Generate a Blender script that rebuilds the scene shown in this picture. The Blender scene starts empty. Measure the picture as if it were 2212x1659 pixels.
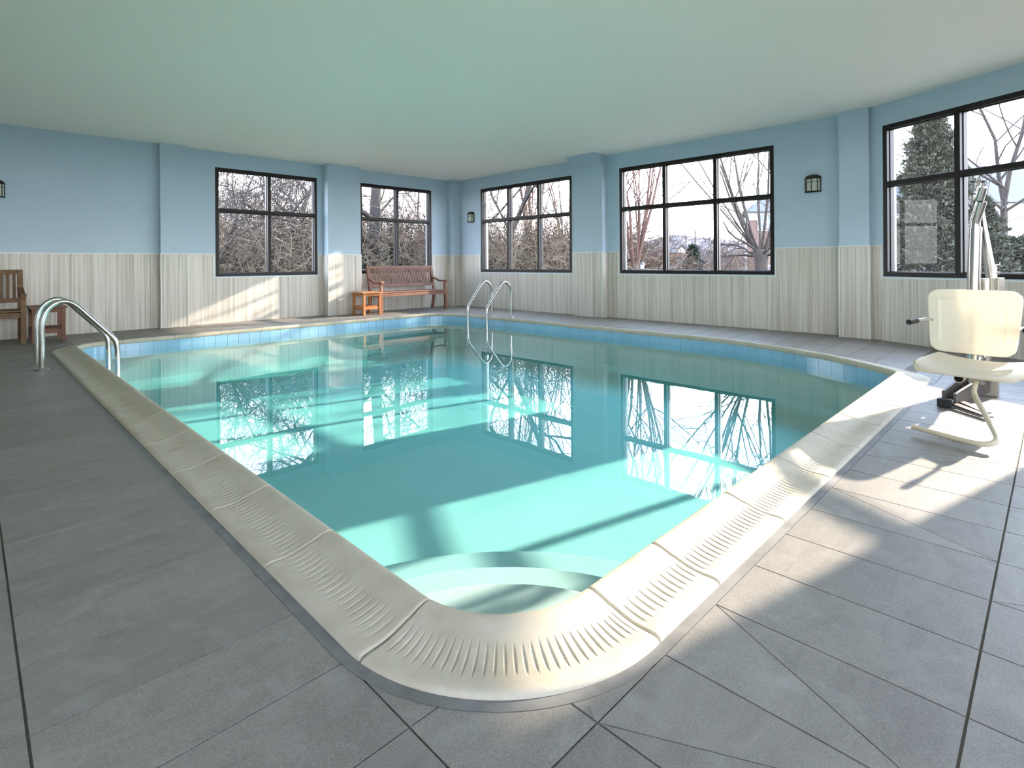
import bpy, bmesh, math, random
from mathutils import Vector, Matrix
PI = math.pi
SC = bpy.context.scene
COL = SC.collection

# ------------------------------------------------------------------ camera
W_PX, H_PX = 2212.0, 1659.0
F_PX, HOR = 1180.3, 567.82
ROLL = -0.007
CAMZ = 1.0
cam = bpy.data.cameras.new('camera'); camo = bpy.data.objects.new('camera', cam); COL.objects.link(camo)
cam.sensor_fit = 'HORIZONTAL'; cam.sensor_width = 36.0
cam.lens = 36.0 * F_PX / W_PX
cam.shift_y = -(H_PX / 2 - HOR) / W_PX
cam.clip_start = 0.02; cam.clip_end = 1500
FW = Vector((math.sqrt(.5), math.sqrt(.5), 0)); RT = Vector((math.sqrt(.5), -math.sqrt(.5), 0)); UP = Vector((0, 0, 1))
R2 = RT * math.cos(ROLL) + UP * math.sin(ROLL); U2 = -RT * math.sin(ROLL) + UP * math.cos(ROLL)
mw = Matrix(((R2.x, U2.x, -FW.x, 0), (R2.y, U2.y, -FW.y, 0), (R2.z, U2.z, -FW.z, CAMZ), (0, 0, 0, 1)))
camo.matrix_world = mw
SC.camera = camo
def proj(p):
    d = Vector(p) - Vector((0, 0, CAMZ)); z = d.dot(FW)
    if z < .05: return None
    return (W_PX / 2 + F_PX * d.dot(R2) / z, HOR - F_PX * d.dot(U2) / z)

# ------------------------------------------------------------------ light
SUN_DIR = Vector((-1.0, 0.25, -0.425)).normalized()        # the way the light travels
SUN_STRENGTH = 10.2
SKY_STRENGTH = 9.4
sun = bpy.data.lights.new('sun', 'SUN'); suno = bpy.data.objects.new('sun', sun); COL.objects.link(suno)
sun.energy = SUN_STRENGTH; sun.angle = math.radians(.7); sun.color = (1.0, .87, .73)
suno.rotation_euler = SUN_DIR.to_track_quat('-Z', 'Y').to_euler()
suno.location = (30, -7, 14)

world = bpy.data.worlds.new('world'); SC.world = world; world.use_nodes = True
nt = world.node_tree; nt.nodes.clear()
def wn(t, **k):
    n = nt.nodes.new(t)
    for a, b in k.items(): setattr(n, a, b)
    return n
tc = wn('ShaderNodeTexCoord'); sep = wn('ShaderNodeSeparateXYZ'); nt.links.new(tc.outputs['Generated'], sep.inputs[0])
ramp = wn('ShaderNodeValToRGB'); nt.links.new(sep.outputs['Z'], ramp.inputs[0])
cr = ramp.color_ramp; cr.elements[0].position = 0.0; cr.elements[0].color = (1.0, .98, 1.0, 1)
cr.elements[1].position = 1.0; cr.elements[1].color = (.36, .52, .84, 1)
e = cr.elements.new(.10); e.color = (.94, .95, 1.0, 1)
e = cr.elements.new(.30); e.color = (.56, .71, 1.0, 1)
mp = wn('ShaderNodeMapping'); mp.inputs['Scale'].default_value = (1.0, 1.0, 2.6); nt.links.new(tc.outputs['Generated'], mp.inputs[0])
nz = wn('ShaderNodeTexNoise'); nz.inputs['Scale'].default_value = 2.6; nz.inputs['Detail'].default_value = 7; nz.inputs['Roughness'].default_value = .6
nt.links.new(mp.outputs[0], nz.inputs['Vector'])
cl = wn('ShaderNodeMapRange'); cl.inputs[1].default_value = .50; cl.inputs[2].default_value = .72; nt.links.new(nz.outputs[0], cl.inputs[0])
mx = wn('ShaderNodeMixRGB'); mx.inputs[2].default_value = (1.0, 1.0, 1.05, 1)
nt.links.new(cl.outputs[0], mx.inputs[0]); nt.links.new(ramp.outputs[0], mx.inputs[1])
dt = wn('ShaderNodeVectorMath', operation='DOT_PRODUCT'); nt.links.new(tc.outputs['Generated'], dt.inputs[0]); dt.inputs[1].default_value = -SUN_DIR
g1 = wn('ShaderNodeMapRange'); g1.inputs[1].default_value = -1; g1.inputs[2].default_value = 1; nt.links.new(dt.outputs['Value'], g1.inputs[0])
g2 = wn('ShaderNodeMath', operation='POWER'); g2.inputs[1].default_value = 3.0; nt.links.new(g1.outputs[0], g2.inputs[0])
g3 = wn('ShaderNodeMath', operation='MULTIPLY_ADD'); g3.inputs[1].default_value = SKY_STRENGTH * .45; g3.inputs[2].default_value = SKY_STRENGTH * .78; nt.links.new(g2.outputs[0], g3.inputs[0])
bg = wn('ShaderNodeBackground'); nt.links.new(g3.outputs[0], bg.inputs['Strength'])
nt.links.new(mx.outputs[0], bg.inputs[0])
wo = wn('ShaderNodeOutputWorld'); nt.links.new(bg.outputs[0], wo.inputs[0])

SC.view_settings.view_transform = 'Standard'; SC.view_settings.look = 'None'
SC.view_settings.gamma = 1.0; SC.view_settings.use_curve_mapping = False
SC.view_settings.exposure = 1.0
SC.cycles.max_bounces = 14; SC.cycles.diffuse_bounces = 8; SC.cycles.transparent_max_bounces = 24

# ------------------------------------------------------------------ helpers
def srgb(r, g, b):
    f = lambda c: (c / 255 / 12.92) if c / 255 <= .04045 else ((c / 255 + .055) / 1.055) ** 2.4
    return (f(r), f(g), f(b))
MATS = {}
def mat(name, col, rough=.5, metal=0.0, var=None, bump=None, rnd=0.0, spec=.5, coat=0.0, transl=0.0):
    """var=(scale xyz, detail, lo, hi, colour2) ; bump=(scale, strength, distance); rnd = brightness change per object"""
    m = bpy.data.materials.new(name); m.use_nodes = True; MATS[name] = m
    t = m.node_tree; n = t.nodes; L = t.links
    b = n['Principled BSDF']
    b.inputs['Base Color'].default_value = (*col, 1); b.inputs['Roughness'].default_value = rough; b.inputs['Metallic'].default_value = metal
    b.inputs['Specular IOR Level'].default_value = spec; b.inputs['Coat Weight'].default_value = coat
    src = None
    if var or bump or rnd:
        tcn = n.new('ShaderNodeTexCoord'); g = n.new('ShaderNodeNewGeometry'); oi = n.new('ShaderNodeObjectInfo')
        add = n.new('ShaderNodeVectorMath'); add.operation = 'MULTIPLY_ADD'
        add.inputs[1].default_value = (1, 1, 1)
        cmb = n.new('ShaderNodeCombineXYZ')
        mu = n.new('ShaderNodeMath'); mu.operation = 'MULTIPLY'; mu.inputs[1].default_value = 37.0
        L.new(oi.outputs['Random'], mu.inputs[0])
        for i in range(3): L.new(mu.outputs[0], cmb.inputs[i])
        L.new(g.outputs['Position'], add.inputs[0])
        if rnd: L.new(cmb.outputs[0], add.inputs[2])
        vec = add.outputs[0]
    if var:
        sc, det, lo, hi, c2 = var
        mpn = n.new('ShaderNodeMapping'); mpn.inputs['Scale'].default_value = sc; L.new(vec, mpn.inputs[0])
        ns = n.new('ShaderNodeTexNoise'); ns.inputs['Scale'].default_value = 1; ns.inputs['Detail'].default_value = det; ns.inputs['Roughness'].default_value = .62
        L.new(mpn.outputs[0], ns.inputs['Vector'])
        mr = n.new('ShaderNodeMapRange'); mr.inputs[1].default_value = lo; mr.inputs[2].default_value = hi; L.new(ns.outputs[0], mr.inputs[0])
        mxn = n.new('ShaderNodeMixRGB'); mxn.inputs[1].default_value = (*col, 1); mxn.inputs[2].default_value = (*c2, 1)
        L.new(mr.outputs[0], mxn.inputs[0]); src = mxn.outputs[0]
    if rnd:
        hs = n.new('ShaderNodeHueSaturation')
        if src: L.new(src, hs.inputs['Color'])
        else: hs.inputs['Color'].default_value = (*col, 1)
        mr2 = n.new('ShaderNodeMapRange'); mr2.inputs[3].default_value = 1 - rnd; mr2.inputs[4].default_value = 1 + rnd
        L.new(oi.outputs['Random'], mr2.inputs[0]); L.new(mr2.outputs[0], hs.inputs['Value']); src = hs.outputs[0]
    if src: L.new(src, b.inputs['Base Color'])
    if bump:
        ns2 = n.new('ShaderNodeTexNoise'); ns2.inputs['Scale'].default_value = bump[0]; ns2.inputs['Detail'].default_value = 4
        L.new(vec, ns2.inputs['Vector'])
        bp = n.new('ShaderNodeBump'); bp.inputs['Strength'].default_value = bump[1]; bp.inputs['Distance'].default_value = bump[2]
        L.new(ns2.outputs[0], bp.inputs['Height']); L.new(bp.outputs[0], b.inputs['Normal'])
    return m

def tag(o, label=None, cat=None, group=None, kind=None):
    if label: o['label'] = label
    if cat: o['category'] = cat
    if group: o['group'] = group
    if kind: o['kind'] = kind
    return o
def wloc(p):
    v = Vector((0, 0, 0))
    while p is not None: v = v + p.location; p = p.parent
    return v
def empty(name, loc, **k):
    o = bpy.data.objects.new(name, None); o.location = loc; o.empty_display_size = .1; COL.objects.link(o); return tag(o, **k)

class MB:
    """collects geometry given in world coordinates and links it as one mesh"""
    def __init__(s): s.v = []; s.f = []; s.smooth = []
    def add(s, vs, fs, smooth=False):
        o = len(s.v); s.v += [tuple(p) for p in vs]; s.f += [tuple(i + o for i in q) for q in fs]; s.smooth += [smooth] * len(fs); return s
    def box(s, x0, x1, y0, y1, z0, z1):
        vs = [(x, y, z) for z in (z0, z1) for y in (y0, y1) for x in (x0, x1)]
        return s.add(vs, [(0, 2, 3, 1), (4, 5, 7, 6), (0, 1, 5, 4), (2, 6, 7, 3), (0, 4, 6, 2), (1, 3, 7, 5)])
    def obox(s, o, ax, ay, az):
        """box from corner o spanned by three vectors"""
        o, ax, ay, az = map(Vector, (o, ax, ay, az))
        vs = [o + ax * i + ay * j + az * k for k in (0, 1) for j in (0, 1) for i in (0, 1)]
        fs = [(0, 2, 3, 1), (4, 5, 7, 6), (0, 1, 5, 4), (2, 6, 7, 3), (0, 4, 6, 2), (1, 3, 7, 5)]
        if ax.cross(ay).dot(az) < 0: fs = [q[::-1] for q in fs]
        return s.add(vs, fs)
    def beam(s, a, b, w, h, up=(0, 0, 1)):
        a, b, up = Vector(a), Vector(b), Vector(up); d = (b - a).normalized()
        sd = d.cross(up)
        if sd.length < 1e-5: sd = d.cross(Vector((0, 1, 0)))
        sd.normalize(); u = sd.cross(d).normalized()
        return s.obox(a - sd * w / 2 - u * h / 2, b - a, sd * w, u * h)
    def prism(s, poly, z0, z1):
        n = len(poly)
        vs = [(p[0], p[1], z0) for p in poly] + [(p[0], p[1], z1) for p in poly]
        area = sum(poly[i][0] * poly[(i + 1) % n][1] - poly[(i + 1) % n][0] * poly[i][1] for i in range(n))
        fs = [tuple(range(n))[::-1], tuple(range(n, 2 * n))] + [(i, (i + 1) % n, n + (i + 1) % n, n + i) for i in range(n)]
        if area < 0: fs = [q[::-1] for q in fs]
        return s.add(vs, fs)
    def extrude(s, poly, vec):
        """planar 3d polygon swept along vec"""
        vec = Vector(vec); n = len(poly); vs = [Vector(p) for p in poly]; vs += [p + vec for p in vs]
        nrm = sum(((vs[i].cross(vs[(i + 1) % n])) for i in range(n)), Vector())
        fs = [tuple(range(n))[::-1], tuple(range(n, 2 * n))] + [(i, (i + 1) % n, n + (i + 1) % n, n + i) for i in range(n)]
        if nrm.dot(vec) < 0: fs = [q[::-1] for q in fs]
        return s.add(vs, fs)
    def tube(s, pts, r, k=10, caps=True, smooth=True):
        pts = [Vector(p) for p in pts]; n = len(pts)
        rs = r if isinstance(r, (list, tuple)) else [r] * n
        vs = []; fs = []
        d0 = (pts[1] - pts[0]).normalized(); u = d0.orthogonal().normalized()
        for i in range(n):
            d = (pts[min(i + 1, n - 1)] - pts[max(i - 1, 0)])
            d = d.normalized() if d.length > 1e-9 else d0
            u = (u - d * u.dot(d)); u = u.normalized() if u.length > 1e-6 else d.orthogonal().normalized()
            w = d.cross(u)
            for j in range(k):
                a = 2 * PI * j / k; vs.append(pts[i] + (u * math.cos(a) + w * math.sin(a)) * rs[i])
        for i in range(n - 1):
            for j in range(k): fs.append((i * k + j, i * k + (j + 1) % k, (i + 1) * k + (j + 1) % k, (i + 1) * k + j))
        s.add(vs, fs, smooth)
        if caps:
            s.add(vs[:k], [tuple(range(k))[::-1]]); s.add(vs[-k:], [tuple(range(k))])
        return s
    def lathe(s, c, prof, k=20, a0=0.0, a1=2 * PI, smooth=True):
        full = abs(a1 - a0 - 2 * PI) < 1e-6; m = k if full else k + 1
        vs = []; fs = []
        for r, z in prof:
            for j in range(m):
                a = a0 + (a1 - a0) * j / k; vs.append((c[0] + r * math.cos(a), c[1] + r * math.sin(a), c[2] + z))
        for i in range(len(prof) - 1):
            for j in range(k): fs.append((i * m + j, i * m + (j + 1) % m, (i + 1) * m + (j + 1) % m, (i + 1) * m + j))
        return s.add(vs, fs, smooth)
    def build(s, name, m=None, parent=None, bevel=0.0, **k):
        me = bpy.data.meshes.new(name); off = wloc(parent)
        me.from_pydata([(x - off.x, y - off.y, z - off.z) for x, y, z in s.v] if parent is not None and off.length > 0 else s.v, [], s.f)
        me.polygons.foreach_set('use_smooth', s.smooth)
        me.update()
        o = bpy.data.objects.new(name, me); COL.objects.link(o)
        if m: me.materials.append(MATS[m] if isinstance(m, str) else m)
        if parent is not None: o.parent = parent
        if bevel:
            b = o.modifiers.new('bevel', 'BEVEL'); b.width = bevel; b.segments = 2; b.limit_method = 'ANGLE'
        return tag(o, **k)
def catmull(pts, sub=6):
    pts = [Vector(p) for p in pts]; out = []
    P = [pts[0] * 2 - pts[1]] + pts + [pts[-1] * 2 - pts[-2]]
    for i in range(1, len(P) - 2):
        for j in range(sub):
            t = j / sub; a, b, c, d = P[i - 1], P[i], P[i + 1], P[i + 2]
            out.append(.5 * ((2 * b) + (c - a) * t + (2 * a - 5 * b + 4 * c - d) * t * t + (3 * b - a - 3 * c + d) * t ** 3))
    return out + [pts[-1]]

# ------------------------------------------------------------------ materials
mat('wall_paint', srgb(182, 200, 214), .6, var=((1.5, 1.5, 1.5), 3, .3, .75, srgb(178, 197, 211)), bump=(160, .06, .002))
mat('ceiling_paint', srgb(252, 244, 232), .6)
mat('wainscot', srgb(214, 208, 197), .38, var=((30, 30, .45), 6, .42, .68, srgb(172, 165, 152)), rnd=.035)
mat('edge_trim', srgb(225, 226, 220), .35)
mat('grout', srgb(108, 103, 92), .9)
mat('floor_tile', srgb(118, 113, 108), .5, rnd=.07, spec=.35)
def tile_nodes():
    m = MATS['floor_tile']; t = m.node_tree; n = t.nodes; L = t.links; b = n['Principled BSDF']
    hs = [x for x in n if x.type == 'HUE_SAT'][0]; vec = [x for x in n if x.type == 'VECT_MATH'][0].outputs[0]
    oi = [x for x in n if x.type == 'OBJECT_INFO'][0]
    def noise(sc, det, rough, lo, hi, dist=0.0):
        mp_ = n.new('ShaderNodeMapping'); mp_.inputs['Scale'].default_value = sc; L.new(vec, mp_.inputs[0])
        ns = n.new('ShaderNodeTexNoise'); ns.inputs['Scale'].default_value = 1; ns.inputs['Detail'].default_value = det; ns.inputs['Roughness'].default_value = rough; ns.inputs['Distortion'].default_value = dist
        L.new(mp_.outputs[0], ns.inputs['Vector']); mr = n.new('ShaderNodeMapRange'); mr.inputs[1].default_value = lo; mr.inputs[2].default_value = hi; L.new(ns.outputs[0], mr.inputs[0]); return mr.outputs[0]
    def mixc(f, c1, c2):
        x = n.new('ShaderNodeMixRGB'); L.new(f, x.inputs[0])
        for i, c in ((1, c1), (2, c2)):
            if isinstance(c, tuple): x.inputs[i].default_value = (*c, 1)
            else: L.new(c, x.inputs[i])
        return x.outputs[0]
    base = mixc(noise((4, 9, 1), 8, .65, .35, .7, 1.2), srgb(114, 108, 100), srgb(136, 130, 121))
    grain = mixc(noise((260, 260, 260), 2, .7, .35, .68), srgb(96, 91, 85), srgb(156, 149, 140))
    k = n.new('ShaderNodeMixRGB'); k.inputs[0].default_value = .35; L.new(base, k.inputs[1]); L.new(grain, k.inputs[2])
    vein = noise((5, 2.2, 1), 6, .55, .58, .70, 2.5)          # a few pale mineral veins
    k2 = n.new('ShaderNodeMixRGB'); L.new(k.outputs[0], k2.inputs[1]); k2.inputs[2].default_value = (*srgb(150, 146, 140), 1)
    vm = n.new('ShaderNodeMath'); vm.operation = 'MULTIPLY'; vm.inputs[1].default_value = .3; L.new(vein, vm.inputs[0]); L.new(vm.outputs[0], k2.inputs[0])
    L.new(k2.outputs[0], hs.inputs['Color'])
tile_nodes()
mat('sealant', srgb(120, 118, 115), .6, var=((9, 9, 9), 3, .4, .7, srgb(100, 98, 95)))
mat('coping', srgb(188, 177, 157), .62, var=((7, 7, 7), 8, .45, .78, srgb(170, 158, 134)), bump=(220, .35, .002), rnd=.03, spec=.22)
mat('plaster', srgb(168, 180, 174), .7, var=((1.2, 1.2, 1.2), 5, .4, .7, srgb(162, 175, 169)))
mat('waterline_tile', srgb(138, 178, 200), .12, rnd=.05)
mat('frame_black', srgb(28, 23, 22), .45, spec=.35)
mat('steel', srgb(205, 203, 198), .2, 1.0, bump=(40, .02, .001))
mat('steel_dull', srgb(170, 165, 155), .35, 1.0)
mat('teak_brown', srgb(136, 92, 68), .5, var=((6, 6, 40), 4, .35, .7, srgb(112, 74, 55)), rnd=.06)
mat('teak_orange', srgb(186, 122, 66), .45, var=((6, 40, 6), 4, .35, .7, srgb(158, 96, 48)), rnd=.06)
mat('teak_dark', srgb(112, 80, 44), .5, var=((6, 6, 40), 4, .35, .7, srgb(86, 60, 34)), rnd=.06)
mat('teak_red', srgb(122, 76, 52), .5, var=((6, 40, 6), 4, .35, .7, srgb(98, 58, 40)), rnd=.06)
mat('black_metal', srgb(38, 34, 30), .5)
mat('frosted_glass', srgb(190, 196, 180), .5)
mat('seat_plastic', srgb(236, 229, 212), .4)
mat('footrest_paint', srgb(205, 190, 160), .4)
mat('rubber', srgb(26, 25, 25), .6)
mat('hole_shade', srgb(8, 8, 8), .9)  # near-black colour standing in for the shade inside open tube ends
mat('lift_base', srgb(70, 62, 55), .5, var=((9, 9, 9), 4, .4, .7, srgb(96, 86, 76)))
mat('bark', srgb(72, 62, 54), .9, var=((3, 3, 3), 4, .35, .7, srgb(50, 42, 36)))
mat('bark_dark', srgb(56, 48, 43), .9, var=((3, 3, 3), 4, .35, .7, srgb(40, 34, 30)))
mat('bark_red', srgb(92, 62, 50), .9, var=((3, 3, 3), 4, .35, .7, srgb(66, 46, 38)))
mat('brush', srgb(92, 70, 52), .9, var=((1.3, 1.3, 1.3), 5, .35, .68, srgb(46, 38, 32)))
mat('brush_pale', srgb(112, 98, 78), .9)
mat('evergreen', srgb(58, 60, 40), .7, var=((2.5, 2.5, 2.5), 5, .35, .68, srgb(32, 36, 22)))
mat('conifer', srgb(40, 54, 40), .7, var=((2.5, 2.5, 2.5), 5, .35, .68, srgb(26, 34, 26)))
mat('hill_wood', srgb(70, 64, 70), .95, var=((.08, .08, .2), 6, .35, .68, srgb(54, 49, 54)))
mat('ground', srgb(80, 74, 58), .95, var=((.3, .3, .3), 6, .35, .68, srgb(64, 58, 44)))
mat('house_brick', srgb(98, 76, 68), .85, var=((3, 3, 12), 4, .4, .7, srgb(84, 64, 58)))
mat('house_white', srgb(176, 174, 172), .7)
mat('house_roof', srgb(56, 58, 64), .85)
mat('house_glass', srgb(70, 84, 104), .15)

def schlick(t, r0):
    """reflectance of the outer face of a clear surface"""
    n = t.nodes; L = t.links; g = n.new('ShaderNodeNewGeometry')
    dt = n.new('ShaderNodeVectorMath'); dt.operation = 'DOT_PRODUCT'; L.new(g.outputs['Incoming'], dt.inputs[0]); L.new(g.outputs['Normal'], dt.inputs[1])
    def mth(op, a, b):
        m = n.new('ShaderNodeMath'); m.operation = op; m.use_clamp = True
        for i, v in enumerate((a, b)):
            if isinstance(v, (int, float)): m.inputs[i].default_value = v
            elif v is not None: L.new(v, m.inputs[i])
        return m.outputs[0]
    ab = n.new('ShaderNodeMath'); ab.operation = 'ABSOLUTE'; L.new(dt.outputs['Value'], ab.inputs[0])
    om = mth('SUBTRACT', 1.0, ab.outputs[0]); p5 = mth('POWER', om, 5.0); k = mth('MULTIPLY', p5, 1 - r0); f = mth('ADD', k, r0)
    fb = mth('SUBTRACT', 1.0, g.outputs['Backfacing']); o = n.new('ShaderNodeMath'); o.operation = 'MULTIPLY'; L.new(f, o.inputs[0]); L.new(fb, o.inputs[1])
    return o
def translucent(name, k):
    m = MATS[name]; t = m.node_tree; n = t.nodes; b = n['Principled BSDF']; tl = n.new('ShaderNodeBsdfTranslucent'); tl.inputs[0].default_value = b.inputs['Base Color'].default_value
    mx_ = n.new('ShaderNodeMixShader'); mx_.inputs[0].default_value = k; t.links.new(b.outputs[0], mx_.inputs[1]); t.links.new(tl.outputs[0], mx_.inputs[2]); t.links.new(mx_.outputs[0], n['Material Output'].inputs['Surface'])
translucent('seat_plastic', .35)
def glass_mat(name, tint, gloss, glints=0.0):
    m = bpy.data.materials.new(name); m.use_nodes = True; MATS[name] = m
    t = m.node_tree; n = t.nodes; L = t.links; n.remove(n['Principled BSDF'])
    out = n['Material Output']
    tr = n.new('ShaderNodeBsdfTransparent'); tr.inputs[0].default_value = (*tint, 1)
    gl = n.new('ShaderNodeBsdfGlossy'); gl.inputs['Roughness'].default_value = 0.0
    fr = schlick(t, .05)
    mxs = n.new('ShaderNodeMixShader'); mu = n.new('ShaderNodeMath'); mu.operation = 'MULTIPLY'; mu.inputs[1].default_value = gloss
    L.new(fr.outputs[0], mu.inputs[0]); L.new(mu.outputs[0], mxs.inputs[0]); L.new(tr.outputs[0], mxs.inputs[1]); L.new(gl.outputs[0], mxs.inputs[2])
    src = mxs.outputs[0]
    if glints:  # pale noise specks imitating sparkle on the glass
        ns = n.new('ShaderNodeTexNoise'); ns.inputs['Scale'].default_value = 90; ns.inputs['Detail'].default_value = 6
        g = n.new('ShaderNodeNewGeometry'); L.new(g.outputs['Position'], ns.inputs['Vector'])
        mr = n.new('ShaderNodeMapRange'); mr.inputs[1].default_value = .5; mr.inputs[2].default_value = .75; mr.inputs[4].default_value = glints
        L.new(ns.outputs[0], mr.inputs[0])
        df = n.new('ShaderNodeBsdfTranslucent'); df.inputs[0].default_value = (.8, .8, .78, 1)
        m2 = n.new('ShaderNodeMixShader'); L.new(mr.outputs[0], m2.inputs[0]); L.new(src, m2.inputs[1]); L.new(df.outputs[0], m2.inputs[2]); src = m2.outputs[0]
    L.new(src, out.inputs['Surface'])
    return m
glass_mat('pane_glass', (.97, .975, .97), .05)
glass_mat('pane_glints', (.95, .955, .95), .30, .02)  # speckle painted in for glints of the leaves outside

def water_mat():
    m = bpy.data.materials.new('water'); m.use_nodes = True; MATS['water'] = m
    t = m.node_tree; n = t.nodes; L = t.links; n.remove(n['Principled BSDF'])
    out = n['Material Output']
    tr = n.new('ShaderNodeBsdfTransparent'); tr.inputs[0].default_value = (1, 1, 1, 1)
    gl = n.new('ShaderNodeBsdfGlossy'); gl.inputs['Roughness'].default_value = 0.0
    fr = schlick(t, .0204)
    g = n.new('ShaderNodeNewGeometry'); ns = n.new('ShaderNodeTexNoise'); ns.inputs['Scale'].default_value = 2.2; ns.inputs['Detail'].default_value = 3
    L.new(g.outputs['Position'], ns.inputs['Vector'])
    bp = n.new('ShaderNodeBump'); bp.inputs['Strength'].default_value = .02; bp.inputs['Distance'].default_value = .02
    L.new(ns.outputs[0], bp.inputs['Height']); L.new(bp.outputs[0], gl.inputs['Normal'])
    mxs = n.new('ShaderNodeMixShader')
    L.new(fr.outputs[0], mxs.inputs[0]); L.new(tr.outputs[0], mxs.inputs[1]); L.new(gl.outputs[0], mxs.inputs[2])
    L.new(mxs.outputs[0], out.inputs['Surface'])
    va = n.new('ShaderNodeVolumeAbsorption'); va.inputs['Color'].default_value = (.0, .90, .90, 1); va.inputs['Density'].default_value = .36
    L.new(va.outputs[0], out.inputs['Volume'])
water_mat()

# ------------------------------------------------------------------ room dimensions
YC, XC = 10.198, 8.274
ZC, ZW, ZT, ZB = 2.95, 1.193, 2.676, .80
XB, YB = -2.6, -3.1                                  # the two walls behind the camera
WD = Vector((-.467, -.884, 0)).normalized()          # run of the angled wall
W0 = Vector((7.769, .922, 0)) - WD * 1.078           # where it leaves the right wall
WN = Vector((-WD.y, WD.x, 0))                        # its normal
if WN.dot(Vector((0, 3, 0)) - W0) < 0: WN = -WN      # pointing into the room
WL = (YB - W0.y) / WD.y
W1 = W0 + WD * WL
TH = .22

def wall_frame(o, u, n):
    """returns f(s, d, z): s along the wall, d out of the wall into the room"""
    o, u, n = Vector(o), Vector(u), Vector(n)
    return lambda s, d, z: o + u * s + n * d + Vector((0, 0, z))
FL = wall_frame((0, YC, 0), (1, 0, 0), (0, -1, 0))         # left wall, s = x
FR = wall_frame((XC, 0, 0), (0, 1, 0), (-1, 0, 0))         # right wall, s = y
FA = wall_frame(W0, WD, WN)                                # angled wall, s from its far end
FBX = wall_frame((XB, 0, 0), (0, 1, 0), (1, 0, 0))
FBY = wall_frame((0, YB, 0), (1, 0, 0), (0, 1, 0))
def fbox(mb, fr, s0, s1, d0, d1, z0, z1):
    o = fr(s0, d0, z0); mb.obox(o, fr(s1, d0, z0) - o, fr(s0, d1, z0) - o, fr(s0, d0, z1) - o); return mb
def wall(name, fr, s0, s1, opens, label):
    mb = MB(); x = s0
    for (a, b) in sorted(opens):
        fbox(mb, fr, x, a, -TH, 0, -.3, ZC + .15); fbox(mb, fr, a, b, -TH, 0, -.3, ZB); fbox(mb, fr, a, b, -TH, 0, ZT, ZC + .15); x = b
    fbox(mb, fr, x, s1, -TH, 0, -.3, ZC + .15)
    return mb.build(name, 'wall_paint', label=label, cat='wall', kind='structure')
OP_L = [(3.025, 4.84), (5.76, 7.583)]
OP_R = [(2.905, 5.544), (6.634, 9.265)]
OP_A = [(.376, 2.965), (3.75, 4.95)]  # the second opening holds an unseen window added for fill light
wl = wall('wall_left', FL, XB - TH, XC + TH, OP_L, 'pale blue wall with two four-pane windows above beige wainscot')
wr = wall('wall_right', FR, 1.80, YC, OP_R, 'pale blue wall with two six-pane windows above beige wainscot')
wa = wall('wall_angled', FA, .0, WL, OP_A, 'pale blue angled wall behind the pool lift')
OP_BX = [(-2.2, .4)]  # opening made for an added fill-light window out of view
wb = wall('wall_back', FBX, YB - TH, YC, OP_BX, 'pale blue wall behind the left deck')
OP_BY = [(-2.0, .64), (1.4, 4.04)]  # two more openings out of view, added to let in fill light
wf = wall('wall_front', FBY, XB, W1.x + .3, OP_BY, 'pale blue wall behind the near deck')

# pillars as parts of their walls: (wall, frame, s0, s1, depth)
PIL = [(wl, FL, 2.19, 2.575, .12), (wl, FL, 4.955, 5.66, .215), (wl, FL, 8.045, XC, .20), (wr, FR, 5.80, 6.455, .165), (wr, FR, 1.695, 2.03, .17)]
for i, (w, fr, a, b, d) in enumerate(PIL):
    mb = MB(); fbox(mb, fr, a, b, 0, d, 0, ZC)
    if i == 3:   # flared head under the ceiling
        p = [fr(a, d, 2.765), fr(a, d + .245, ZC), fr(a, d - .01, ZC), fr(a, d - .01, 2.765)]
        mb.extrude(p, fr(b, 0, 0) - fr(a, 0, 0))
    mb.build('pillar', 'wall_paint', w)

# wainscot panels, each its own part
PANW = .6093
def panel_run(w, fr, s0, s1, opens, d=0.0, anchor=0.0, top=ZW - .012, keep=lambda s: True):
    k = math.floor((s0 - anchor) / PANW); cuts = []
    while anchor + k * PANW < s1:
        cuts.append((max(anchor + k * PANW, s0), min(anchor + (k + 1) * PANW, s1))); k += 1
    for a, b in cuts:
        if b - a < .012: continue
        g = .0014
        segs = [(a, b)]; low = []
        for (oa, ob) in opens:
            new = []
            for (p, q) in segs:
                if q <= oa - .02 or p >= ob + .02: new.append((p, q)); continue
                if p < oa - .02: new.append((p, oa - .02))
                if q > ob + .02: new.append((ob + .02, q))
                low.append((max(p, oa - .02), min(q, ob + .02)))
            segs = new
        # a panel notched round a window is one piece: high part(s) and low part in one mesh
        mb = MB()
        for (p, q) in segs: fbox(mb, fr, p + (g if p == a else 0), q - (g if q == b else 0), d, d + .012, .001, top)
        for (p, q) in low: fbox(mb, fr, p + (g if p == a else 0), q - (g if q == b else 0), d, d + .012, .001, ZB - .02)
        mb.build('wainscot_panel', 'wainscot', w)
def trim(w, fr, s0, s1, opens, d=0.0):
    mb = MB(); x = s0
    for a, b in [o for o in sorted(opens) if o[0] > s0 and o[1] < s1]:
        fbox(mb, fr, x, a - .012, d, d + .014, ZW - .012, ZW)
        fbox(mb, fr, a - .024, a - .012, d, d + .014, ZB - .02, ZW - .012); fbox(mb, fr, b + .012, b + .024, d, d + .014, ZB - .02, ZW - .012)
        fbox(mb, fr, a - .024, b + .024, d, d + .014, ZB - .024, ZB - .012); x = b + .012
    fbox(mb, fr, x, s1, d, d + .014, ZW - .012, ZW)
    mb.build('wainscot_trim', 'edge_trim', w)
AL = .853
panel_run(wl, FL, XB, 2.19, [], anchor=AL); trim(wl, FL, XB, 2.19, [])
panel_run(wl, FL, 2.575, 4.955, OP_L, anchor=2.575); trim(wl, FL, 2.575, 4.955, OP_L)
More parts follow.
